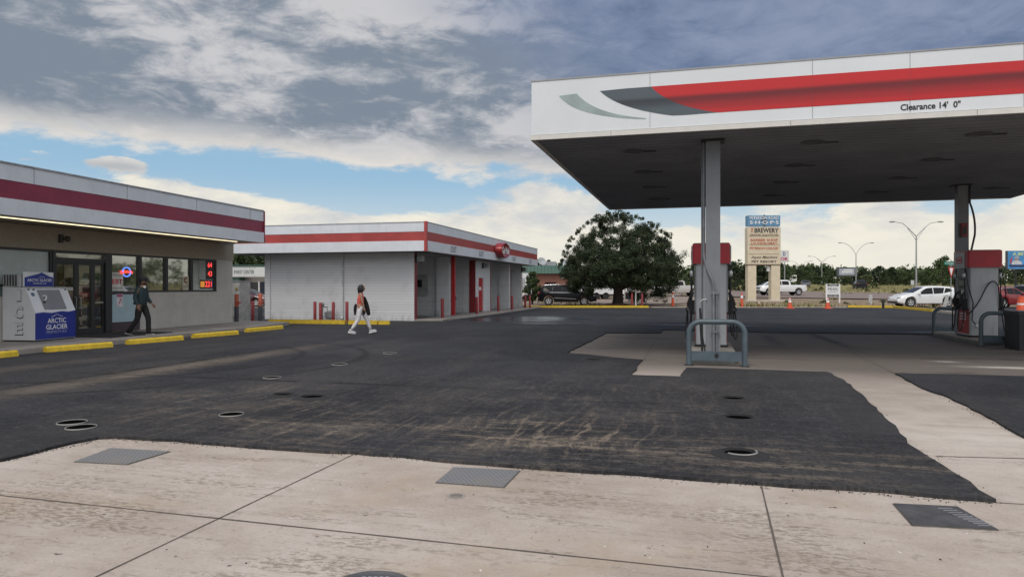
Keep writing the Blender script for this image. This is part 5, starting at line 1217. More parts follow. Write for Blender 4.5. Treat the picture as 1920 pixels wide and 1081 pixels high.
for v in (443.5, 459.5, 476.5): MB().box(-hw_+0.1, hw_-0.1, -0.425, -0.4205, zv(v)-0.02, zv(v)+0.02).build('panel_divider', M_brn, t)
for body, v, w_, h_, mt, x_ in (('BREWERY', 432.5, 45, 9, M_ktxt, 4.5), ('GRINDER SANDWICHES', 441, 53, 3.6, M_brn, 0), ('BARBER SHOP', 450.5, 51, 5, M_rust, 0), ('LAUNDROMAT', 456.5, 49, 4.4, M_rust, 0), ('PETERSON LIQUOR', 466, 53, 5.6, M_rust, 0), ('PET RESORT', 490.5, 47, 4.2, M_ktxt, 0)):
    txt('lettering', body, t, mt, (x_*k, -0.425, zv(v)), (1, 0, 0), UZ, w_*k, h_*k, bold=.03)
txt('lettering', 'THE', t, M_rust, (-22.5*k, -0.425, zv(432)), (0, 0, 1), (-1, 0, 0), 9*k, 4*k, bold=.03)
txt('lettering', 'Aspen Meadows', t, M_ktxt, (0, -0.425, zv(483)), (1, 0, 0), UZ, 50*k, 6.5*k, shear=0.5, bold=.01)
MB().box(hw_-17.2*k-0.28, hw_-17.2*k, -0.15, 0.15, 3.0, 3.5).tube([(hw_-17*k-0.1, 0, 3.4), (hw_-17*k-0.1, 0, 4.0)], 0.06).build('meter_box', M_wtxt, t)
kerbseg('pale concrete kerb around the foot of the shops sign', (at(1398, 69.5), 69.5), (at(1482, 69.5), 69.5), 0.5, 0.28, 'kerb', None, P('pale kerb', (0.60, 0.56, 0.50), .8), 'sign_kerb')
def pxthing(u, Y): return (at(u, Y), Y, terr(at(u, Y), Y))
p = pxthing(1469, 118); k = 118/F
t = thing('liquor_sign', 'white sign with red letters on a pole, partly behind the shops sign', 'sign', p, 0)
MB().tube([(0.2, 0, 0), (0.2, 0, 4.8)], 0.10).build('pole', M_galv, t)
zz = lambda v: EYE+(HOR-v)*k-p[2]
MB().box(-44*k, 9.2*k, -0.2, 0.2, zz(491), zz(470)).build('frame', M_galv, t); MB().box(-43.5*k, 8.7*k, -0.22, -0.2, zz(490.4), zz(470.6)).build('sign_face', P('white sign', (0.62, 0.63, 0.62), .5), t)
txt('lettering', 'LIQUOR', t, P('crimson lettering', (0.45, 0.03, 0.10), .5), (-10.5*k, -0.225, zz(486)), (1, 0, 0), UZ, 36*k, 7.5*k, bold=.04)
txt('lettering', 'PETERSON  D', t, P('navy lettering', (0.05, 0.04, 0.15), .5), (-18*k, -0.225, zz(476)), (1, 0, 0), UZ, 42*k, 7*k, bold=.03)
p = pxthing(1487, 170); k = 170/F
t = thing('guide_sign', 'pale road sign with three grey lines beyond the white pickup', 'road sign', p, 0)
zz = lambda v: EYE+(HOR-v)*k-p[2]
MB().box(-6.7*k, 6.7*k, -0.03, 0.03, zz(529), zz(515.5)).build('sign_panel', M_wtxt, t)
f = MB()
for v in (519, 523, 527): f.box(-6*k, 6*k, -0.045, -0.031, zz(v)-0.12, zz(v)+0.05)
f.build('text_line', P('grey text', (0.25, 0.26, 0.26), .6), t)
MB().tube([(-5*k, 0.05, 0), (-5*k, 0.05, zz(516))], 0.07).tube([(5*k, 0.05, 0), (5*k, 0.05, zz(516))], 0.07).build('post', M_galv, t)
p = (at(1561.5, 64.5), 64.5, terr(0, 64.5)); k = 64.5/F
t = thing('yard_sign', 'white framed realty board reading PEAK on the verge behind a cone', 'sign', p, 0)
zz = lambda v: EYE+(HOR-v)*k-p[2]
for s0 in (-13.2, 11.5): MB().box(s0*k, (s0+2.0)*k, -0.06, 0.06, 0, zz(532)).build('post', M_wtxt, t)
MB().box(-11.2*k, 11.5*k, -0.03, 0.03, zz(556), zz(532)).build('board', P('board white', (0.66, 0.67, 0.67), .5, var=.03), t)
MB().box(-10.5*k, 10.8*k, -0.034, -0.0305, zz(536), zz(532.8)).box(-10.5*k, 10.8*k, -0.034, -0.0305, zz(555.4), zz(552)).build('black_strip', M_ktxt, t)
txt('lettering', 'PEAK', t, P('slate lettering', (0.06, 0.08, 0.11), .6), (0, -0.035, zz(541.5)), (1, 0, 0), UZ, 19*k, 5*k)
txt('lettering', 'COMMERCIAL', t, P('pale lettering', (0.25, 0.27, 0.28), .6), (0, -0.035, zz(547)), (1, 0, 0), UZ, 15*k, 1.5*k)
txt('lettering', 'AVAILABLE', t, M_wtxt, (0, -0.036, zz(534.4)), (1, 0, 0), UZ, 14*k, 2.0*k)
txt('lettering', '719 227', t, M_wtxt, (0, -0.036, zz(553.7)), (1, 0, 0), UZ, 17*k, 2.0*k)
def lamp(lab, u, Y, vtip, vfork, arms, spread, straight=True):
    x, y, z0 = pxthing(u, Y); k = Y/F
    t = thing('street_lamp', lab, 'street lamp', (x, y, z0), 0, 'double armed street lamps along the road')
    zt, zf = EYE+(HOR-vtip)*k-z0, EYE+(HOR-vfork)*k-z0; sp_ = spread*k
    MB().tube([(0, 0, -0.3), (0, 0, zf+0.1)], [0.13, 0.08], 10).build('pole', M_galv, t, smooth=True)
    MB().lathe([(0.22, 0), (0.22, 0.25), (0.13, 0.3)], n=12).build('foot', M_galv, t)
    for sg in (1, -1):
        if straight:
            path = [(0, 0, zf), (sg*sp_*.35, 0, zf+(zt-zf)*.55), (sg*sp_*.6, 0, zf+(zt-zf)*.88), (sg*sp_, 0, zt)]
            MB().tube(path, [0.07, .05, .045, .04], 8).tube([(0, 0, zf-0.6), (sg*sp_*.22, 0, zf+(zt-zf)*.20), (sg*sp_*.4, 0, zf+(zt-zf)*.58)], 0.03, 6).build('arm', M_galv, t, smooth=True)
        else:
            path = [(0, 0, zf)]+curve((0, 0, zf), (sg*sp_*.35, 0, zt-0.1), (sg*sp_, 0, zt), 10)[1:]
            MB().tube(path, 0.05, 8).build('arm', M_galv, t, smooth=True)
        MB().ell((sg*(sp_+0.25), 0, zt-0.02), (0.45, 0.16, 0.10), 12, 6).build('lamp_head', P('lamp grey', (0.25, 0.26, 0.26), .5) if 'lamp grey' not in bpy.data.materials else bpy.data.materials['lamp grey'], t, smooth='all')
lamp('nearest tall double street lamp with forked straight arms right of centre', 1718, 95, 415.5, 443, 2, 42)
lamp('double street lamp with curved arms above the black car on the road', 1605, 144, 455, 478, 2, 28, False)
lamp('double street lamp with forked arms just left of the small far billboard', 1541, 200, 480, 491, 2, 22)
lamp('farthest double street lamp, next to the guide sign', 1500, 240, 489, 498, 2, 20)
def billboard(lab, u0, u1, v0, v1, Y, legv):
    x, y, z0 = pxthing((u0+u1)/2, Y); k = Y/F
    t = thing('billboard', lab, 'billboard', (x, y, z0), 0)
    w2 = (u1-u0)/2*k; za, zb = EYE+(HOR-v1)*k-z0, EYE+(HOR-v0)*k-z0
    MB().box(-w2, w2, -0.15, 0.25, za, zb).build('frame', P('billboard frame', (0.07, 0.08, 0.09), .6), t)
    for xx in (-w2*.5, w2*.5): MB().tube([(xx, 0.1, 0), (xx, 0.1, za)], 0.14).build('post', M_black, t)
    return t, w2, za, zb, k
t, w2, za, zb, k = billboard('small distant billboard with pale panel and unreadable lines before the trees', 1569, 1607, 501, 518, 180, 535)
MB().box(-w2*.80, w2*.72, -0.17, -0.151, za+.4, zb-.35).build('poster', P('pale poster', (0.36, 0.38, 0.44), .6, var=.15, vs=.6), t)
MB().box(-w2*.5, w2*.5, -0.18, -0.171, (za+zb)/2-.1, (za+zb)/2+.15).box(-w2*.35, w2*.5, -0.18, -0.171, (za+zb)/2+.45, (za+zb)/2+.65).build('text_line', M_wtxt, t)
t, w2, za, zb, k = billboard('bright blue billboard lettered A BETTE at the right picture edge', 1887, 1960, 470, 505, 105, 540)
hh = zb-za
MB().box(-w2+.12, w2-.1, -0.17, -0.151, za+.1, zb-.06).build('poster', P('bright blue poster', (0.06, 0.25, 0.52), .5, var=.25, vs=.5), t)
txt('lettering', 'A BETTER', t, P('lime lettering', (0.50, 0.60, 0.28), .5), (-w2*.15, -0.175, zb-hh*.17), (1, 0, 0), UZ, w2*1.15, hh*.17, bold=.05)
txt('lettering', 'S', t, M_wtxt, (w2*-.02, -0.175, zb-hh*.38), (1, 0, 0), UZ, .35, .5, bold=.05)
cx = -w2*.52
MB().prism([(cx-.75, za+.75), (cx+.85, za+.75), (cx+.7, za+1.2), (cx+.3, za+1.35), (cx-.3, za+1.35), (cx-.65, za+1.2)], 'y', -0.178, -0.1712).build('figure_shirt', P('pale shirt print', (0.5, 0.52, 0.55), .6), t)
MB().ell((cx+.02, -0.176, za+1.6), (0.30, 0.004, 0.34)).build('figure_head', P('skin print', (0.30, 0.22, 0.20), .6), t)
MB().prism([(cx-.4, za+1.68), (cx+.5, za+1.68), (cx+.3, za+1.98), (cx, za+2.08), (cx-.28, za+1.95)], 'y', -0.184, -0.1812).build('figure_cap', P('grey cap print', (0.28, 0.33, 0.37), .6), t)
MB().prism([(cx-1.0, za+.9), (cx-.8, za+.85), (cx-.62, za+1.75), (cx-.75, za+1.9), (cx-1.0, za+1.4)], 'y', -0.182, -0.1792).build('red_shape', P('red print', (0.40, 0.05, 0.07), .6), t)
MB().box(-w2+.3, -w2+2.6, -0.187, -0.1851, za+.35, za+.72).build('navy_strip', P('navy print', (0.02, 0.04, 0.13), .6), t)
p = (at(1783.5, 48.5), 48.5, 0.0); k = 48.5/F
zz = lambda v: EYE+(HOR-v)*k-p[2]
t = thing('yield_sign', 'red and white yield sign on a post before the white car', 'road sign', p, 0)
MB().tube([(0, 0.03, 0), (0, 0.03, zz(486))], 0.028).build('post', M_galv, t)
def tri(s_, c0=0): return [(-s_, zz(500.5)-c0*.55), (s_, zz(500.5)-c0*.55), (s_*.1, zz(519)+c0*1.1), (-s_*.1, zz(519)+c0*1.1)]
MB().prism(tri(0.23), 'y', -0.01, 0.0).build('sign_plate', M_rtxt, t); MB().prism(tri(0.12, 0.12), 'y', -0.014, -0.0105).build('white_field', M_wtxt, t)
t = thing('street_name_sign', 'green street name sign crowning the yield sign post', 'street sign', (p[0], p[1], zz(497)), 0)
MB().box(-0.50, 0.36, -0.012, 0.012, 0.02, 0.26).build('name_blade', P('sign green', (0.0, 0.17, 0.12), .5), t)
MB().box(-0.15, 0.15, -0.02, 0.02, -0.03, 0.02).build('bracket', M_galv, t)
txt('lettering', 'Constitution', t, M_wtxt, (-0.07, -0.0135, 0.14), (1, 0, 0), UZ, 0.72, 0.12)
p = (*pxthing(1711, 92)[:2], terr(0, 92))
t = thing('road_sign', 'small square pale sign left of the tall lamp pole', 'road sign', p, 0)
MB().box(-0.22, 0.22, -0.02, 0.02, 1.35, 1.95).build('sign_plate', P('dull white', (0.5, 0.52, 0.5), .6), t); MB().tube([(0, 0.04, 0), (0, 0.04, 1.9)], 0.03).build('post', M_galv, t)
# cones and markers
M_cone = P('orange cone plastic', (0.62, 0.085, 0.03), .5, var=.12, dirt=.12)
def cone(lab, u, v, h, r):
    X, Y = gp(u, v, 0.0); t = thing('traffic_cone', lab, 'traffic cone', (X, Y, max(0.0, terr(X, Y)) if Y > 53.2 else AZ), 0, 'traffic cones along the far asphalt edge')
    MB().lathe([(r, 0.03), (0.03, h), (0.0, h)], n=16).build('cone_body', M_cone, t, smooth=True)
    MB().box(-r*1.35, r*1.35, -r*1.35, r*1.35, 0, 0.035).build('base', M_cone, t, bevel=0.01)
    f = lambda q: r+(0.03-r)*((q*h-0.03)/(h-0.03))+0.004
    MB().lathe([(f(.55), .55*h), (f(.72), .72*h)], n=16).lathe([(f(.80), .80*h), (f(.9), .9*h)], n=16).build('white_collar', M_wtxt, t)
cone('orange cone with white collar right of the shops sign', 1481, 578.5, 0.82, 0.20); cone('orange cone with white collar in front of the realty board', 1552, 579, 0.82, 0.20)
cone('small dull cone below the left leg of the shops sign', 1423, 575.5, 0.45, 0.14)
def tube_marker(lab, u, v, h):
    X, Y = gp(u, v); t = thing('channel_marker', lab, 'channel marker', (X, Y, 0.03), 0, 'tall slim orange markers')
    MB().lathe([(0.13, 0.04), (0.05, h*.95), (0.03, h), (0, h)], n=14).build('marker_tube', M_cone, t, smooth=True)
    MB().lathe([(0.10, h*.62), (0.085, h*.80)], n=14).build('white_band', M_wtxt, t); MB().box(-.3, .3, -.3, .3, 0, 0.04).build('base', M_black, t)
tube_marker('tall slim orange marker left of the front fuel pump', 1261.5, 575, 1.18); tube_marker('slim orange marker between front pump and shops sign', 1391, 576.5, 1.15)
X, Y = at(1916, 42), 42
t = thing('traffic_barrel', 'orange and white traffic barrel above the black bin at the right edge', 'traffic barrel', (X, Y, AZ), 0)
MB().lathe([(0.30, 0), (0.28, 0.3), (0.26, 0.34), (0.24, 0.66), (0.22, 0.7), (0.2, 1.0), (0, 1.02)], n=18).build('barrel_body', M_cone, t, smooth=True); MB().lathe([(0.285, 0.16), (0.275, 0.3)], n=18).lathe([(0.252, 0.46), (0.245, 0.6)], n=18).build('white_band', M_wtxt, t)
X, Y = gp(1656, 578); bollard('short black post behind the right yellow kerb', X, Y, 0.55, 0.09, M_black, None)
for u, lab in ((1185, 'dark red post right of the big tree trunk, left one of two'), (1204, 'dark red post right of the big tree trunk, right one of two')): bollard(lab, at(u, 54.3), 54.3, 1.1, 0.08, M_bollred, 'dark red posts by the big tree', z=0.02)
bollard('thin white post between the two dark red posts by the tree', at(1192, 54.8), 54.8, 1.4, 0.05, M_wtxt, None, z=0.02)
t = thing('light_pole', 'slim white light pole rising through the big dark tree', 'light pole', (at(1190.5, 62), 62, 0), 0)
MB().tube([(0, 0, 0), (0, 0, 4.9)], 0.09).build('pole', M_wtxt, t); MB().box(-0.1, 0.5, -0.15, 0.15, 4.85, 5.0).build('lamp_head', M_galv, t)
X, Y = at(1774, 48.0), 48.0
t = thing('leaning_marker', 'leaning grey marker post by the white car rear wheel', 'marker post', (X-0.2, Y, 0), 0)
o = MB().box(-0.11, 0.11, -0.02, 0.02, 0, 1.1).build('post', P('plastic grey', (0.42, 0.43, 0.42), .6), t, bevel=0.01); o.rotation_euler = (0, math.radians(16), 0)
t = thing('leaning_marker', 'upright pale grey slab marker on the verge beyond the short black post', 'marker post', (at(1632, 62), 62, terr(0, 62)), 0)
MB().box(-0.16, 0.16, -0.03, 0.03, 0, 0.85).build('post', P('plastic grey', (0.42, 0.43, 0.42), .6), t, bevel=0.01)
# far kerbs
M_yk = M_yellow
kerbseg('long yellow kerb beneath the black car and the big tree', (at(986, 53.2), 53.2), (at(1216, 53.0), 53.0), 0.25, 0.16, 'kerb', None, None, 'yellow_kerb')
kerbseg('yellow kerb before the white car, left straight stretch', gp(1590, 576.5), gp(1676, 577.5), 0.25, 0.16, 'kerb', None, None, 'yellow_kerb')
kerbseg('yellow kerb curving to the right below the white car', gp(1677, 577.8), gp(1752, 585), 0.25, 0.16, 'kerb', None, None, 'yellow_kerb')
kerbseg('grey broken kerb continuing right of the yellow curve', gp(1753, 585.2), gp(1830, 594), 0.25, 0.14, 'kerb', None, M_kerb, 'broken_kerb')
kerbseg('pale low kerb edging the asphalt between the tree and the yellow kerb', (at(1222, 53.5), 53.5), (at(1588, 53.5), 53.5), 0.2, 0.05, 'kerb', None, M_kerb, 'low_kerb')
# ------------------------------------------------------------- trees and plants
def mat_leaf(name, c0, c1, c2):
    m, nt, bs = newmat(name); g = nt.nodes.new('ShaderNodeNewGeometry'); v = texobj(nt)
    r = NX(nt, g.outputs['Random Per Island']); n = noi(nt, v, 1.1, 4, .6)
    c = cmix(nt, (n*0.7+r*0.5).ss(0.35, 0.75), c0, c1); c = cmix(nt, r.ss(0.82, 1.0)*0.7, c, c2)
    nt.links.new(c, bs.inputs['Base Color']); bs.inputs['Roughness'].default_value = .7; bs.inputs['Specular IOR Level'].default_value = .2
    return m
M_juni = mat_leaf('dark juniper foliage', (0.016, 0.026, 0.013), (0.050, 0.072, 0.034), (0.10, 0.115, 0.06))
M_green = mat_leaf('mid green foliage', (0.030, 0.050, 0.022), (0.078, 0.112, 0.045), (0.14, 0.155, 0.065))
M_pine = mat_leaf('dark pine foliage', (0.020, 0.032, 0.022), (0.045, 0.064, 0.042), (0.07, 0.085, 0.055))
M_olive = mat_leaf('olive brush foliage', (0.05, 0.068, 0.03), (0.11, 0.125, 0.055), (0.18, 0.175, 0.085))
M_bark = P('dark bark', (0.045, 0.035, 0.028), .95, var=.3, vs=8, bmp=.8, bs=14)
def leafclump(mb, rr, c, r, n, ls, flat=1.0):
    for _ in range(n):
        while True:
            d = Vector((rr.uniform(-1, 1), rr.uniform(-1, 1), rr.uniform(-1, 1)))
            if 0.05 < d.length < 1: break
        d = d*(0.55+0.45*rr.random()) if d.length > 0.4 else d
        p = Vector(c)+Vector((d.x*r, d.y*r, d.z*r*flat))
        q = Vector((rr.gauss(0, 1), rr.gauss(0, 1), rr.gauss(0, 1))).normalized(); o = q.orthogonal().normalized(); e = q.cross(o)
        l = ls*rr.uniform(.6, 1.5); w = l*rr.uniform(.35, .7)
        vs_ = [mb.b.verts.new(p+o*l), mb.b.verts.new(p+e*w), mb.b.verts.new(p-o*l*.8), mb.b.verts.new(p-e*w)]
        mb.b.faces.new(vs_)
def crown(name, rr, clumps, ls, mat, parent, dens=1.0):
    mb = MB()
    for c, r, n in clumps: leafclump(mb, rr, c, r, int(n*dens), ls)
    return mb.build(name, mat, parent, recalc=False)
# the big dark tree
rr = random.Random(11)
TX, TY = at(1158, 57.5), 57.5
t = thing('broad_tree', 'big dark spreading evergreen tree with low crown behind the black car', 'tree', (TX, TY, 0.05), 0)
px2m = 57.5/F
def inside(x, z):
    # crown outline in metres from the trunk foot: half widths by height
    L_ = [(0.7, 2.2), (1.2, 3.8), (2.0, 4.4), (3.0, 4.5), (4.2, 3.9), (5.2, 3.3), (6.1, 2.5), (6.9, 1.6), (7.4, 0.7)]
    R_ = [(0.3, 3.4), (0.8, 4.3), (2.0, 5.0), (3.0, 5.0), (3.8, 5.0), (4.8, 4.5), (5.6, 3.8), (6.4, 2.7), (7.0, 1.5), (7.5, 0.5)]
    c = L_ if x < 0 else R_
    if z < c[0][0] or z > c[-1][0]: return 2.0
    return abs(x)/max(0.1, lerpc(c, z))
cl = []
tries = 0
while len(cl) < 900 and tries < 60000:
    tries += 1
    x, z = rr.uniform(-5, 5.4), rr.uniform(0.5, 7.5); y = rr.uniform(-4.4, 4.4)
    e = inside(x, z); q = math.sqrt(e*e+(y/4.6/max(.3, (1-abs(z-3)/5.2)))**2)
    if q > 1.0 or q < 0.3: continue
    if z < 1.55 and -1.9 < x < 1.2: continue
    if q < 0.75 and rr.random() < .5: continue
    if mnoise.noise(Vector((x*.45, y*.45, z*.55))) < -0.42 and rr.random() < .7: continue
    cl.append(((x, y, z), rr.uniform(0.30, 0.52), 230))
for k in range(130):                     # ragged sprays on the outline
    a = rr.uniform(-0.1, math.pi*1.05); x = 4.7*math.cos(a); z = 3.0+4.6*math.sin(a)
    cl.append(((x*rr.uniform(.95, 1.06)+0.15, rr.uniform(-1.5, 1.5), max(1.0, z*rr.uniform(.96, 1.03))), rr.uniform(.14, .30), 80))
for x, z in ((5.0, 4.0), (5.35, 4.35), (5.5, 4.1), (5.2, 3.7), (3.2, 0.55), (2.6, 0.75), (3.6, 0.9), (2.2, 1.0)): cl.append(((x, rr.uniform(-1, .5), z), 0.38, 90))
crown('crown', rr, cl, 0.05, M_juni, t)
f = MB(); f.tube([(0, 0, -0.1), (0.02, 0, 0.5), (0.05, 0.02, 1.3), (0.0, 0, 2.2)], [0.55, 0.42, 0.38, 0.34], 12)
for dx, dy, dz in ((-2.6, 0.4, 4.2), (-1.2, -0.6, 5.8), (0.6, 0.4, 6.3), (2.2, -0.4, 5.2), (3.6, 0.3, 3.8), (-3.3, -.3, 2.7), (3.9, -.5, 2.2), (1.2, 1.6, 4.6), (4.6, -.2, 4.0)):
    f.tube([(0.02, 0, 1.4), (dx*.3, dy*.4, 1.4+(dz-1.4)*.5), (dx*.7, dy*.8, 1.4+(dz-1.4)*.82), (dx, dy, dz)], [0.24, 0.15, 0.09, 0.03], 7)
f.build('trunk', M_bark, t, smooth=True)
MB().lathe([(2.0, 0.0), (1.2, 0.10), (0.5, 0.22), (0, 0.24)], n=20).build('soil_mound', P('red brown soil', (0.10, 0.055, 0.035), .95, var=.3, vs=5, bmp=.6), t, smooth='all')
# small bush by the car wash
rr = random.Random(5)
t = thing('small_tree', 'small bushy green tree between the car wash end and the black car', 'tree', (at(998, 60), 60, 0.05), 0)
cl = []
for k in range(80):
    z = rr.uniform(0.55, 2.75); w_ = lerpc([(0.5, .55), (1.0, .9), (1.6, .82), (2.3, .52), (2.8, .15)], z); a = rr.uniform(0, 6.28); q = rr.uniform(.3, 1)
    cl.append(((w_*q*math.cos(a), w_*q*math.sin(a), z), rr.uniform(.16, .30), 75))
crown('crown', rr, cl, 0.075, M_green, t)
MB().tube([(0, 0, 0), (0.03, 0, 0.6), (0, 0, 1.8)], [0.09, 0.07, 0.03], 8).build('trunk', M_bark, t)
# tree kinds for the distance
def proto(kind, seed):
    rr = random.Random(seed)
    t = thing('distant_tree', '', 'tree')
    cl = []
    if kind == 'round':
        for k in range(60):
            a = rr.uniform(0, 6.28); z = rr.uniform(1.0, 7.2); w_ = lerpc([(0.8, 2.6), (2.5, 3.6), (4.5, 3.2), (6.2, 2.0), (7.4, .6)], z)*rr.uniform(.35, 1)
            cl.append(((w_*math.cos(a), w_*math.sin(a), z), rr.uniform(.6, 1.15), 42))
        m, ls = M_green, .24
    elif kind == 'dense':
        for k in range(60):
            a = rr.uniform(0, 6.28); z = rr.uniform(.5, 7.5); w_ = lerpc([(0.4, 2.4), (2.5, 2.9), (5.0, 2.2), (6.6, 1.3), (7.8, .3)], z)*rr.uniform(.4, 1)
            cl.append(((w_*math.cos(a), w_*math.sin(a), z), rr.uniform(.5, .95), 48))
        m, ls = M_juni, .22
    elif kind == 'pine':
        for k in range(56):
            a = rr.uniform(0, 6.28); z = rr.uniform(1.5, 9.0); w_ = lerpc([(1.5, 2.2), (3, 2.4), (6, 1.6), (8, .8), (9.2, .15)], z)*rr.uniform(.3, 1)
            cl.append(((w_*math.cos(a), w_*math.sin(a), z), rr.uniform(.4, .75), 36))
        m, ls = M_pine, .22
    else:
        for k in range(40):
            a = rr.uniform(0, 6.28); z = rr.uniform(.3, 3.6); w_ = lerpc([(0.2, 2.6), (1.5, 2.8), (3.0, 1.7), (3.8, .5)], z)*rr.uniform(.3, 1)
            cl.append(((w_*math.cos(a), w_*math.sin(a), z), rr.uniform(.45, .8), 42))
        m, ls = M_olive, .2
    crown('crown', rr, cl, ls, m, t)
    h = {'round': 4.5, 'dense': 5, 'pine': 8, 'brush': 1.5}[kind]
    MB().tube([(0, 0, -0.3), (0.1, 0, h*.5), (0, 0, h)], [0.28, 0.2, 0.06], 7).build('trunk', M_bark, t)
    return t
protos = {k: [proto(k, 20+i*7+j) for j in range(2)] for i, k in enumerate(('round', 'dense', 'pine', 'brush'))}
used = {k: [False, False] for k in protos}
rt = random.Random(99)
LAB = {'round': ('rounded mid green tree in the far tree belt', 'rounded green trees of the far belt'), 'dense': ('dense dark bushy tree in the far tree belt', 'dense dark trees of the far belt'),
       'pine': ('dark pointed pine rising in the far tree belt', 'pines of the far belt'), 'brush': ('low olive green brush at the foot of the far tree belt', 'low brush along the far belt')}
def place(kind, u, Y, vtop=None, h=None, lab=None, grp=None, wide=1.0):
    X = at(u, Y); z0 = terr(X, Y)-0.15
    base = {'round': 7.9, 'dense': 8.2, 'pine': 9.4, 'brush': 4.2}[kind]
    if vtop is not None: h = EYE+(HOR-vtop)*Y/F-z0
    s = h/base; j = rt.randrange(2); p = protos[kind][j]
    if used[kind][j]: o = copytree(p)
    else: o = p; used[kind][j] = True
    o.location = (X, Y, z0); o.rotation_euler = (0, 0, rt.uniform(0, 6.28)); o.scale = (s*wide, s*wide, s)
    o['label'] = lab or LAB[kind][0]; o['category'] = 'tree' if kind != 'brush' else 'shrub'; o['group'] = grp or LAB[kind][1]
    o.name = {'round': 'broadleaf_tree', 'dense': 'bushy_tree', 'pine': 'pine_tree', 'brush': 'shrub'}[kind]
    return o
def topline(u):     # height of the tree belt in the photograph
    return lerpc([(400, 470), (520, 480), (985, 496), (1280, 497), (1330, 492), (1400, 488), (1480, 492), (1540, 493), (1600, 499), (1660, 501), (1720, 500), (1790, 487), (1850, 492), (1960, 490)], u)
u = 1282
while u < 2010:
    k = rt.choice(['round', 'round', 'dense', 'dense', 'pine']); Y = rt.uniform(196, 222)
    if k == 'pine': Y += 14
    place(k, u, Y, topline(u)+rt.uniform(0, 12)-(2 if k == 'pine' else 0), wide=rt.uniform(1.1, 1.5)); u += rt.uniform(13, 24)
u = 1290
while u < 2010:
    place('brush' if rt.random() < .6 else 'round', u, rt.uniform(180, 194), rt.uniform(513, 523), wide=1.4); u += rt.uniform(24, 42)
for u, Y, v, k, w_ in ((1296, 120, 508, 'round', 1.2), (1322, 128, 505, 'round', 1.1), (1378, 118, 497, 'dense', 1.25), (1402, 112, 494, 'dense', 1.3), (1425, 116, 492, 'dense', 1.3), (1447, 120, 495, 'dense', 1.2), (1350, 125, 503, 'round', 1.2), (1474, 150, 500, 'round', 1.2)):
    place(k, u, Y, v, lab='dense dark green tree in the nearer clump behind the shops sign and front pump', grp='nearer trees behind the shops sign', wide=w_)
for u, Y, v, k, w_ in ((1768, 165, 478, 'round', .85), (1796, 172, 483, 'round', 1.1), (1650, 178, 497, 'dense', 1.2), (1672, 185, 499, 'dense', 1.2), (1700, 182, 504, 'round', 1.1), (1742, 178, 502, 'round', 1.2), (1830, 176, 490, 'round', 1.2)):
    place(k, u, Y, v, lab='tall leafy tree at the field edge right of the nearest street lamp', grp='taller trees at the field edge', wide=w_)
for u, Y, v in ((1008, 120, 484), (1028, 122, 486), (1040, 126, 490), (1054, 118, 484), (1074, 122, 489)):
    place('pine', u, Y, v, lab='dark pine showing above the green roof of the brick shop', grp='pines above the brick shop', wide=1.1)
for u, Y, v in ((408, 92, 462), (430, 95, 466), (452, 90, 468), (470, 94, 464), (492, 92, 470), (515, 96, 470), (545, 95, 478), (580, 96, 480)):
    place('round', u, Y, v, lab='leafy green tree above the hall roof in the gap left of the car wash', grp='trees behind the event hall', wide=1.25)
for u in range(640, 990, 28):
    place(rt.choice(['round', 'dense']), u, rt.uniform(120, 140), 498+rt.uniform(0, 6), lab='tree hidden behind the car wash', grp='trees behind the car wash') if False else None
for k in protos:
    for j in range(2):
        if not used[k][j]:
            for q in [c for c in COL.objects if c.parent == protos[k][j]]: bpy.data.objects.remove(q)
            bpy.data.objects.remove(protos[k][j])
# far wood: one mass behind the belt
rr = random.Random(2); mb = MB()
for k in range(520):
    u = rr.uniform(-200, 2300); Y = rr.uniform(232, 262); X = at(u, Y); h = rr.uniform(5.5, 8.2); z0 = terr(X, Y)
    if 985 < u: h = max(5.0, EYE+(HOR-topline(u)-rr.uniform(2, 9))*Y/F-z0)
    for q in range(5):
        z = z0+h*rr.uniform(.15, .95); leafclump(mb, rr, (X+rr.uniform(-2, 2), Y+rr.uniform(-2, 2), z), 1.9, 24, .5)
tag(mb.build('far_wood', M_green, recalc=False), 'solid green wood closing the view behind the tree belt', 'wood', kind='stuff')
mb = MB()
for k in range(420):                   # the same wood carried round to the right and left
    a = rr.choice([rr.uniform(44, 118), rr.uniform(-100, -46)]); D = rr.uniform(190, 240); X, Y = D*math.sin(math.radians(a)), D*math.cos(math.radians(a)); h = rr.uniform(6, 9.5); z0 = terr(X, Y)
    for q in range(5):
        leafclump(mb, rr, (X+rr.uniform(-2.5, 2.5), Y+rr.uniform(-2.5, 2.5), z0+h*rr.uniform(.1, .92)), 2.4, 22, .6)
tag(mb.build('far_wood', M_green, recalc=False), 'green wood ringing the open land on both sides', 'wood', kind='stuff')
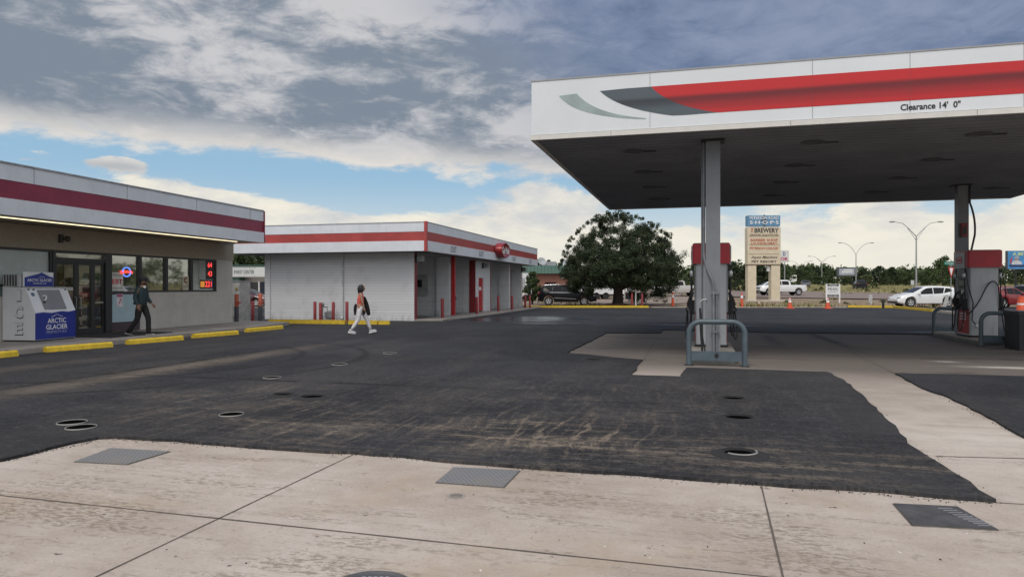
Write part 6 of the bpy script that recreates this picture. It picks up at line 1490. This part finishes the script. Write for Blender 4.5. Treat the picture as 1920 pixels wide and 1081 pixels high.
# grass
def mat_grass():
    m, nt, bs = newmat('dry grass blades'); g = nt.nodes.new('ShaderNodeNewGeometry'); r = NX(nt, g.outputs['Random Per Island'])
    c = cmix(nt, r, (0.12, 0.13, 0.05), (0.36, 0.30, 0.15)); nt.links.new(c, bs.inputs['Base Color']); bs.inputs['Roughness'].default_value = .9; return m
rr = random.Random(8); mb = MB(); n_ = 0
while n_ < 2600:
    Y = 54+(rr.random()**1.8)*130; u = rr.uniform(985, 1990); X = at(u, Y)
    d = mnoise.noise(Vector((X*.12, Y*.10, 2.0)))
    if Y < 84 and d < 0.12: continue
    if Y < 53.9 or (Y < 60 and 1215 < u < 1380): continue
    if 1290 < u < 1545 and 60 < Y < 105: continue
    if 1570 < u and 64 < Y < 92 and u < 1990: continue
    n_ += 1; z0 = terr(X, Y); h = rr.uniform(.12, .38)*(1+Y*.006)
    for q in range(5):
        a = rr.uniform(0, 6.28); dx, dy = math.cos(a)*.13, math.sin(a)*.13; ox, oy = rr.uniform(-.25, .25), rr.uniform(-.2, .2)
        mb.b.faces.new([mb.b.verts.new((X+ox-dy*.3, Y+oy+dx*.3, z0)), mb.b.verts.new((X+ox+dy*.3, Y+oy-dx*.3, z0)), mb.b.verts.new((X+ox+dx*1.4, Y+oy+dy*1.4, z0+h*rr.uniform(.6, 1.2)))])
tag(mb.build('dry_grass', mat_grass(), recalc=False), 'tufts of dry yellow green grass on the verge and field', 'grass', kind='stuff')
for u, Y, s_ in ((1506, 118, .22), (1530, 116, .2), (1540, 122, .24), (1610, 140, .5), (1640, 135, .45), (1625, 110, .22), (1700, 100, .28), (1675, 98, .2), (1745, 88, .28), (1765, 92, .3), (1475, 64, .14), (1545, 63, .16), (1585, 62, .12), (1655, 66, .14)):
    place('brush', u, Y, None, 4.2*s_*.8, 'low round scrub bush growing on the open verge or field', 'scrub bushes on the verge and field', wide=1.2)
# ------------------------------------------------------------- people
def skin(verts, edges, root=0, sub=2):
    """verts: list of (x,y,z,r); one smooth tapered surface along the edges"""
    bm = bmesh.new(); lay = bm.verts.layers.skin.verify(); vs_ = []
    for i, (x, y, z, r) in enumerate(verts):
        v = bm.verts.new((x, y, z)); 
        rr_ = r if isinstance(r, tuple) else (r, r)
        v[lay].radius = rr_; v[lay].use_root = (i == root); vs_.append(v)
    for a, b in edges: bm.edges.new((vs_[a], vs_[b]))
    me = bpy.data.meshes.new('skel'); bm.to_mesh(me); bm.free()
    o = bpy.data.objects.new('skel', me); COL.objects.link(o)
    m = o.modifiers.new('Skin', 'SKIN'); m.use_smooth_shade = True
    s = o.modifiers.new('Sub', 'SUBSURF'); s.levels = sub; s.render_levels = sub
    dg = bpy.context.evaluated_depsgraph_get(); dg.update()
    res = bpy.data.meshes.new_from_object(o.evaluated_get(dg)); bpy.data.objects.remove(o)
    return res
def chain(n0, n): return [(i, i+1) for i in range(n0, n0+n-1)]
def join(name, meshes, mat, parent):
    bm = bmesh.new()
    for m in meshes: bm.from_mesh(m)
    me = bpy.data.meshes.new(name); bm.to_mesh(me); bm.free(); me.materials.append(mat)
    me.polygons.foreach_set('use_smooth', [True]*len(me.polygons))
    o = bpy.data.objects.new(name, me); COL.objects.link(o); o.parent = parent; return o
def ellm(c, r, nu=14, nv=10):
    mb = MB().ell(c, r, nu, nv); me = bpy.data.meshes.new('e'); bmesh.ops.recalc_face_normals(mb.b, faces=mb.b.faces); mb.b.to_mesh(me); mb.b.free(); return me
def hand(w, d, s=1.0, side=1, palm_n=Vector((0, 1, 0))):
    """palm and five curled fingers; w wrist, d pointing direction"""
    w = Vector(w); d = Vector(d).normalized(); n = (palm_n-d*palm_n.dot(d)).normalized(); a = d.cross(n)
    p = lambda f, q, k: tuple(w+(d*f+a*q+n*k)*s)
    V = [(*p(0, 0, 0), .026*s), (*p(.04, 0, 0), (.036*s)), (*p(.085, 0, 0), .034*s)]; Ed = [(0, 1), (1, 2)]
    for i, (q, l) in enumerate(((-.030, .075), (-.010, .085), (.010, .080), (.029, .062))):
        k = len(V); V += [(*p(.09, q, 0), .0095*s), (*p(.09+l*.5, q*1.1, .012), .0088*s), (*p(.09+l*.85, q*1.1, .034), .007*s)]; Ed += [(2, k), (k, k+1), (k+1, k+2)]
    k = len(V); V += [(*p(.035, -.038, .008), .011*s), (*p(.07, -.055, .02), .0095*s), (*p(.095, -.05, .034), .008*s)]; Ed += [(1, k), (k, k+1), (k+1, k+2)]
    return skin(V, Ed, 0, 1)
M_skin = P('brown skin', (0.22, 0.12, 0.08), .55, var=.05); M_skin2 = P('tan skin', (0.33, 0.19, 0.13), .55, var=.05)
M_hair = P('black hair', (0.008, 0.007, 0.007), .45, var=.2, bmp=.5, bs=60)
def person(label, loc, rz, skinm, H=1.0):
    t = thing('person', label, 'person', loc, rz); t.scale = (H, H, H); return t
def head(c, tilt=0.0):
    """skull, jaw, nose, ears, eyes facing +x"""
    x, y, z = c
    return [ellm((x, y, z+.025), (.098, .077, .108)), ellm((x+.028, y, z-.055), (.066, .056, .065)), ellm((x+.098, y, z-.018), (.022, .014, .024)),
            ellm((x-.005, y+.078, z-.01), (.022, .012, .032)), ellm((x-.005, y-.078, z-.01), (.022, .012, .032)), ellm((x+.078, y, z-.062), (.020, .025, .010))]
def eyes(t, c, mat):
    x, y, z = c
    for s in (1, -1): join('eye', [ellm((x+.083, y+s*.034, z+.012), (.012, .014, .009), 8, 6)], mat, t)
M_eye = P('dark eye', (0.01, 0.008, 0.007), .2)
# --- man in dark jacket, striding to the right along the sidewalk
mx_, my_ = gp(265, 628.5, 0.15)
man = person('man in dark teal jacket, black trousers, cap and face mask walking past the shop', (mx_, my_, 0.152), math.radians(-4), M_skin, 0.985)
pel, chest, nk, hd = (0, 0, .95), (.02, 0, 1.33), (.035, 0, 1.49), (.065, 0, 1.615)
hipL, kneL, ankL = (.02, .09, .90), (.16, .10, .52), (.17, .10, .10)
hipR, kneR, ankR = (-.01, -.09, .90), (-.06, -.10, .50), (-.34, -.10, .13)
shL, elL, wrL = (.02, .19, 1.42), (.02, .25, 1.14), (.20, .24, .95)
shR, elR, wrR = (.01, -.19, 1.42), (-.05, -.25, 1.14), (.04, -.24, .90)
def bodyskel(k=0.0, legs=True, arms=True, scale=1.0):
    V = [(*pel, .135+k), (.01, 0, 1.12, .125+k), (*chest, .14+k), (*nk, .062), (*hd[:2], 1.57, .055)]; Ed = chain(0, 5)
    if legs:
        for h_, kn, an in ((hipL, kneL, ankL), (hipR, kneR, ankR)):
            n = len(V); V += [(*h_, .095+k), (*((Vector(h_)+Vector(kn))/2), .082+k), (*kn, .06+k), (*((Vector(kn)*.6+Vector(an)*.4)), .054+k), (*an, .042+k)]; Ed += [(0, n)]+chain(n, 5)
    if arms:
        for s_, e_, w_ in ((shL, elL, wrL), (shR, elR, wrR)):
            n = len(V); V += [(*s_, .062+k), (*e_, .045+k), (*w_, .03+k*.6)]; Ed += [(2, n)]+chain(n, 3)
    return V, Ed
V, Ed = bodyskel()
body = [skin(V, Ed)]+head(hd)
for w_, e_, sd_ in ((wrL, elL, 1), (wrR, elR, -1)): body.append(hand(w_, Vector(w_)-Vector(e_)+Vector((.02, 0, -.04)), 1.0, sd_, Vector((0, -sd_, 0.1))))
join('body', body, M_skin, man); eyes(man, hd, M_eye)
# trousers
V = [(0, 0, 1.02, .150), (0, 0, .93, .150)]; Ed = [(0, 1)]
for h_, kn, an in ((hipL, kneL, ankL), (hipR, kneR, ankR)):
    n = len(V); an2 = Vector(an)+Vector((0, 0, -.03)); V += [(*h_, .112), (*((Vector(h_)+Vector(kn))/2), .100), (*kn, .082), (*((Vector(kn)+Vector(an))/2), .078), (*an2, .074)]; Ed += [(1, n)]+chain(n, 5)
M_trs = P('black trousers', (0.012, 0.012, 0.013), .85, var=.2, vs=10); join('trousers', [skin(V, Ed, 1)], M_trs, man)
# jacket
M_jk = P('dark teal jacket', (0.018, 0.038, 0.045), .8, var=.3, vs=7, bmp=.5, bs=18)
V = [(.0, 0, .93, (.165, .16)), (.015, 0, 1.10, .165), (.02, 0, 1.30, .165), (.025, 0, 1.44, .11), (.035, 0, 1.50, .075)]; Ed = chain(0, 5)
for s_, e_, w_ in ((shL, elL, wrL), (shR, elR, wrR)):
    n = len(V); V += [(*s_, .085), (*e_, .068), (*(Vector(w_)*.9+Vector(e_)*.1), .052)]; Ed += [(2, n)]+chain(n, 3)
join('jacket', [skin(V, Ed, 1)], M_jk, man)
join('shirt_collar', [ellm((.10, 0, 1.475), (.045, .05, .05))], M_wtxt, man)
join('face_mask', [ellm((.108, 0, 1.575), (.052, .062, .058))], P('black mask', (0.01, 0.01, 0.011), .8), man)
join('hair', [ellm((.045, 0, 1.645), (.10, .085, .10))], M_hair, man)
f = MB().lathe([(.108, 0.0), (.11, .05), (.09, .10), (.04, .125), (0, .13)], (.06, 0, 1.66), 18).prism([(.14, -.07), (.235, -.05), (.25, 0), (.235, .05), (.14, .07)], 'z', 1.665, 1.675)
f.build('cap', P('dark cap', (0.012, 0.013, 0.018), .8), man, smooth=True)
def shoe(t, an, toe_up, mat, solemat, yaw=0):
    an = Vector(an); M_ = Matrix.Translation(an) @ Matrix.Rotation(math.radians(-toe_up), 4, 'Y')
    mb = MB().ell((.055, 0, -.045), (.14, .048, .045), 14, 8).ell((-.01, 0, -.01), (.06, .044, .06), 12, 8); bmesh.ops.transform(mb.b, matrix=M_, verts=mb.b.verts); o = mb.build('shoe', mat, t, smooth='all')
    mb = MB().prism([(-.09, -.04), (.12, -.046), (.185, -.025), (.19, .02), (.12, .046), (-.09, .04)], 'z', -.098, -.066); bmesh.ops.transform(mb.b, matrix=M_, verts=mb.b.verts); mb.build('sole', solemat, o, bevel=.008)
M_sh = P('black shoe', (0.012, 0.012, 0.014), .6); M_so = P('pale sole', (0.42, 0.40, 0.38), .7)
shoe(man, ankL, 4, M_sh, M_so); shoe(man, (ankR[0], ankR[1], ankR[2]+.005), -14, M_sh, M_so)
# --- woman in coral top
wx_, wy_ = gp(676, 625, AZ)
wom = person('woman in coral sleeveless top and white trousers carrying a black jacket past the car wash', (wx_, wy_, AZ), math.radians(14), M_skin2, 0.965)
pel, chest, nk, hd = (0, 0, .94), (.0, 0, 1.30), (.02, 0, 1.46), (.045, 0, 1.585)
hipL, kneL, ankL = (.03, .08, .88), (.22, .08, .50), (.36, .08, .115)
hipR, kneR, ankR = (-.02, -.08, .88), (-.07, -.09, .49), (-.33, -.09, .12)
shL, elL, wrL = (.02, .16, 1.38), (.06, .22, 1.12), (.20, .20, .96)
shR, elR, wrR = (.0, -.16, 1.38), (.06, -.21, 1.12), (.12, -.20, .90)
V = [(*pel, .125), (.0, 0, 1.10, .10), (*chest, .12), (*nk, .05), (.035, 0, 1.54, .048)]; Ed = chain(0, 5)
for h_, kn, an in ((hipL, kneL, ankL), (hipR, kneR, ankR)):
    n = len(V); V += [(*h_, .092), (*((Vector(h_)+Vector(kn))/2), .076), (*kn, .054), (*((Vector(kn)*.6+Vector(an)*.4)), .05), (*an, .036)]; Ed += [(0, n)]+chain(n, 5)
for s_, e_, w_ in ((shL, elL, wrL), (shR, elR, wrR)):
    n = len(V); V += [(*s_, .05), (*e_, .037), (*w_, .026)]; Ed += [(2, n)]+chain(n, 3)
body = [skin(V, Ed)]+head(hd)
for w_, e_, sd_ in ((wrL, elL, 1), (wrR, elR, -1)): body.append(hand(w_, Vector(w_)-Vector(e_), .9, sd_, Vector((0, -sd_, 0.1))))
join('body', body, M_skin2, wom); eyes(wom, hd, M_eye)
M_wt = P('white trousers', (0.62, 0.60, 0.61), .8, var=.06, vs=9, bmp=.4, bs=20)
V = [(0, 0, 1.0, .128), (0, 0, .92, .138)]; Ed = [(0, 1)]
for h_, kn, an in ((hipL, kneL, ankL), (hipR, kneR, ankR)):
    n = len(V); V += [(*h_, .106), (*((Vector(h_)+Vector(kn))/2), .095), (*kn, .076), (*((Vector(kn)+Vector(an))/2), .068), (*(Vector(an)*.92+Vector(kn)*.08), .050)]; Ed += [(1, n)]+chain(n, 5)
join('trousers', [skin(V, Ed, 1)], M_wt, wom)
M_coral = P('coral top', (0.62, 0.115, 0.085), .8, var=.12, vs=8)
V = [(0, 0, .93, (.142, .15)), (0, 0, 1.10, .128), (0, 0, 1.29, .135), (.01, 0, 1.40, .10), (.015, 0, 1.44, .066)]; Ed = chain(0, 5)
for s_ in (shL, shR):
    n = len(V); V += [(*s_, .064)]; Ed += [(2, n)]
join('top', [skin(V, Ed, 1)], M_coral, wom)
hair = [ellm((.02, 0, 1.625), (.108, .092, .10)), ellm((-.035, 0, 1.56), (.075, .09, .12)), ellm((-.045, 0, 1.47), (.055, .075, .09)), ellm((.03, .075, 1.53), (.05, .03, .10)), ellm((.03, -.075, 1.53), (.055, .03, .11))]
join('hair', hair, M_hair, wom)
join('face_mask', [ellm((.088, 0, 1.545), (.045, .055, .05))], P('black mask', (0.01, 0.01, 0.011), .8), wom)
shoe(wom, ankL, 12, P('grey white trainer', (0.45, 0.45, 0.47), .6, var=.3, vs=30), M_wtxt); shoe(wom, (ankR[0], ankR[1], ankR[2]), -10, bpy.data.materials['grey white trainer'], M_wtxt)
# black jacket carried over the far arm, hanging in front
M_bj = P('black jacket cloth', (0.008, 0.008, 0.009), .9, var=.3, vs=10, bmp=.6, bs=20)
t = thing('jacket', 'black jacket hanging over the left arm of the walking woman', 'jacket', wom.location, wom.rotation_euler.z); t.scale = wom.scale
V = [(.12, .13, 1.30, .05), (.16, .15, 1.12, (.06, .09)), (.22, .14, .95, (.075, .10)), (.25, .12, .78, (.07, .10)), (.28, .11, .62, (.05, .085))]
join('jacket_cloth', [skin(V, chain(0, 5), 2)], M_bj, t)
V = [(-.02, -.02, 0.99, .10), (-.17, -.02, 1.0, (.035, .06)), (-.20, -.02, .88, (.03, .08)), (-.20, -.02, .70, (.02, .06))]
join('jacket_sleeve', [skin([(-.15, 0, 1.05, .02), (-.175, 0, .96, (.03, .06)), (-.185, 0, .82, (.03, .06)), (-.19, 0, .64, (.015, .03))], chain(0, 4), 1), skin([(.08, .02, .90, .03), (.12, .02, .80, .05), (.12, .02, .70, .05), (.10, .02, .64, .03)], chain(0, 4), 1)], M_bj, t)
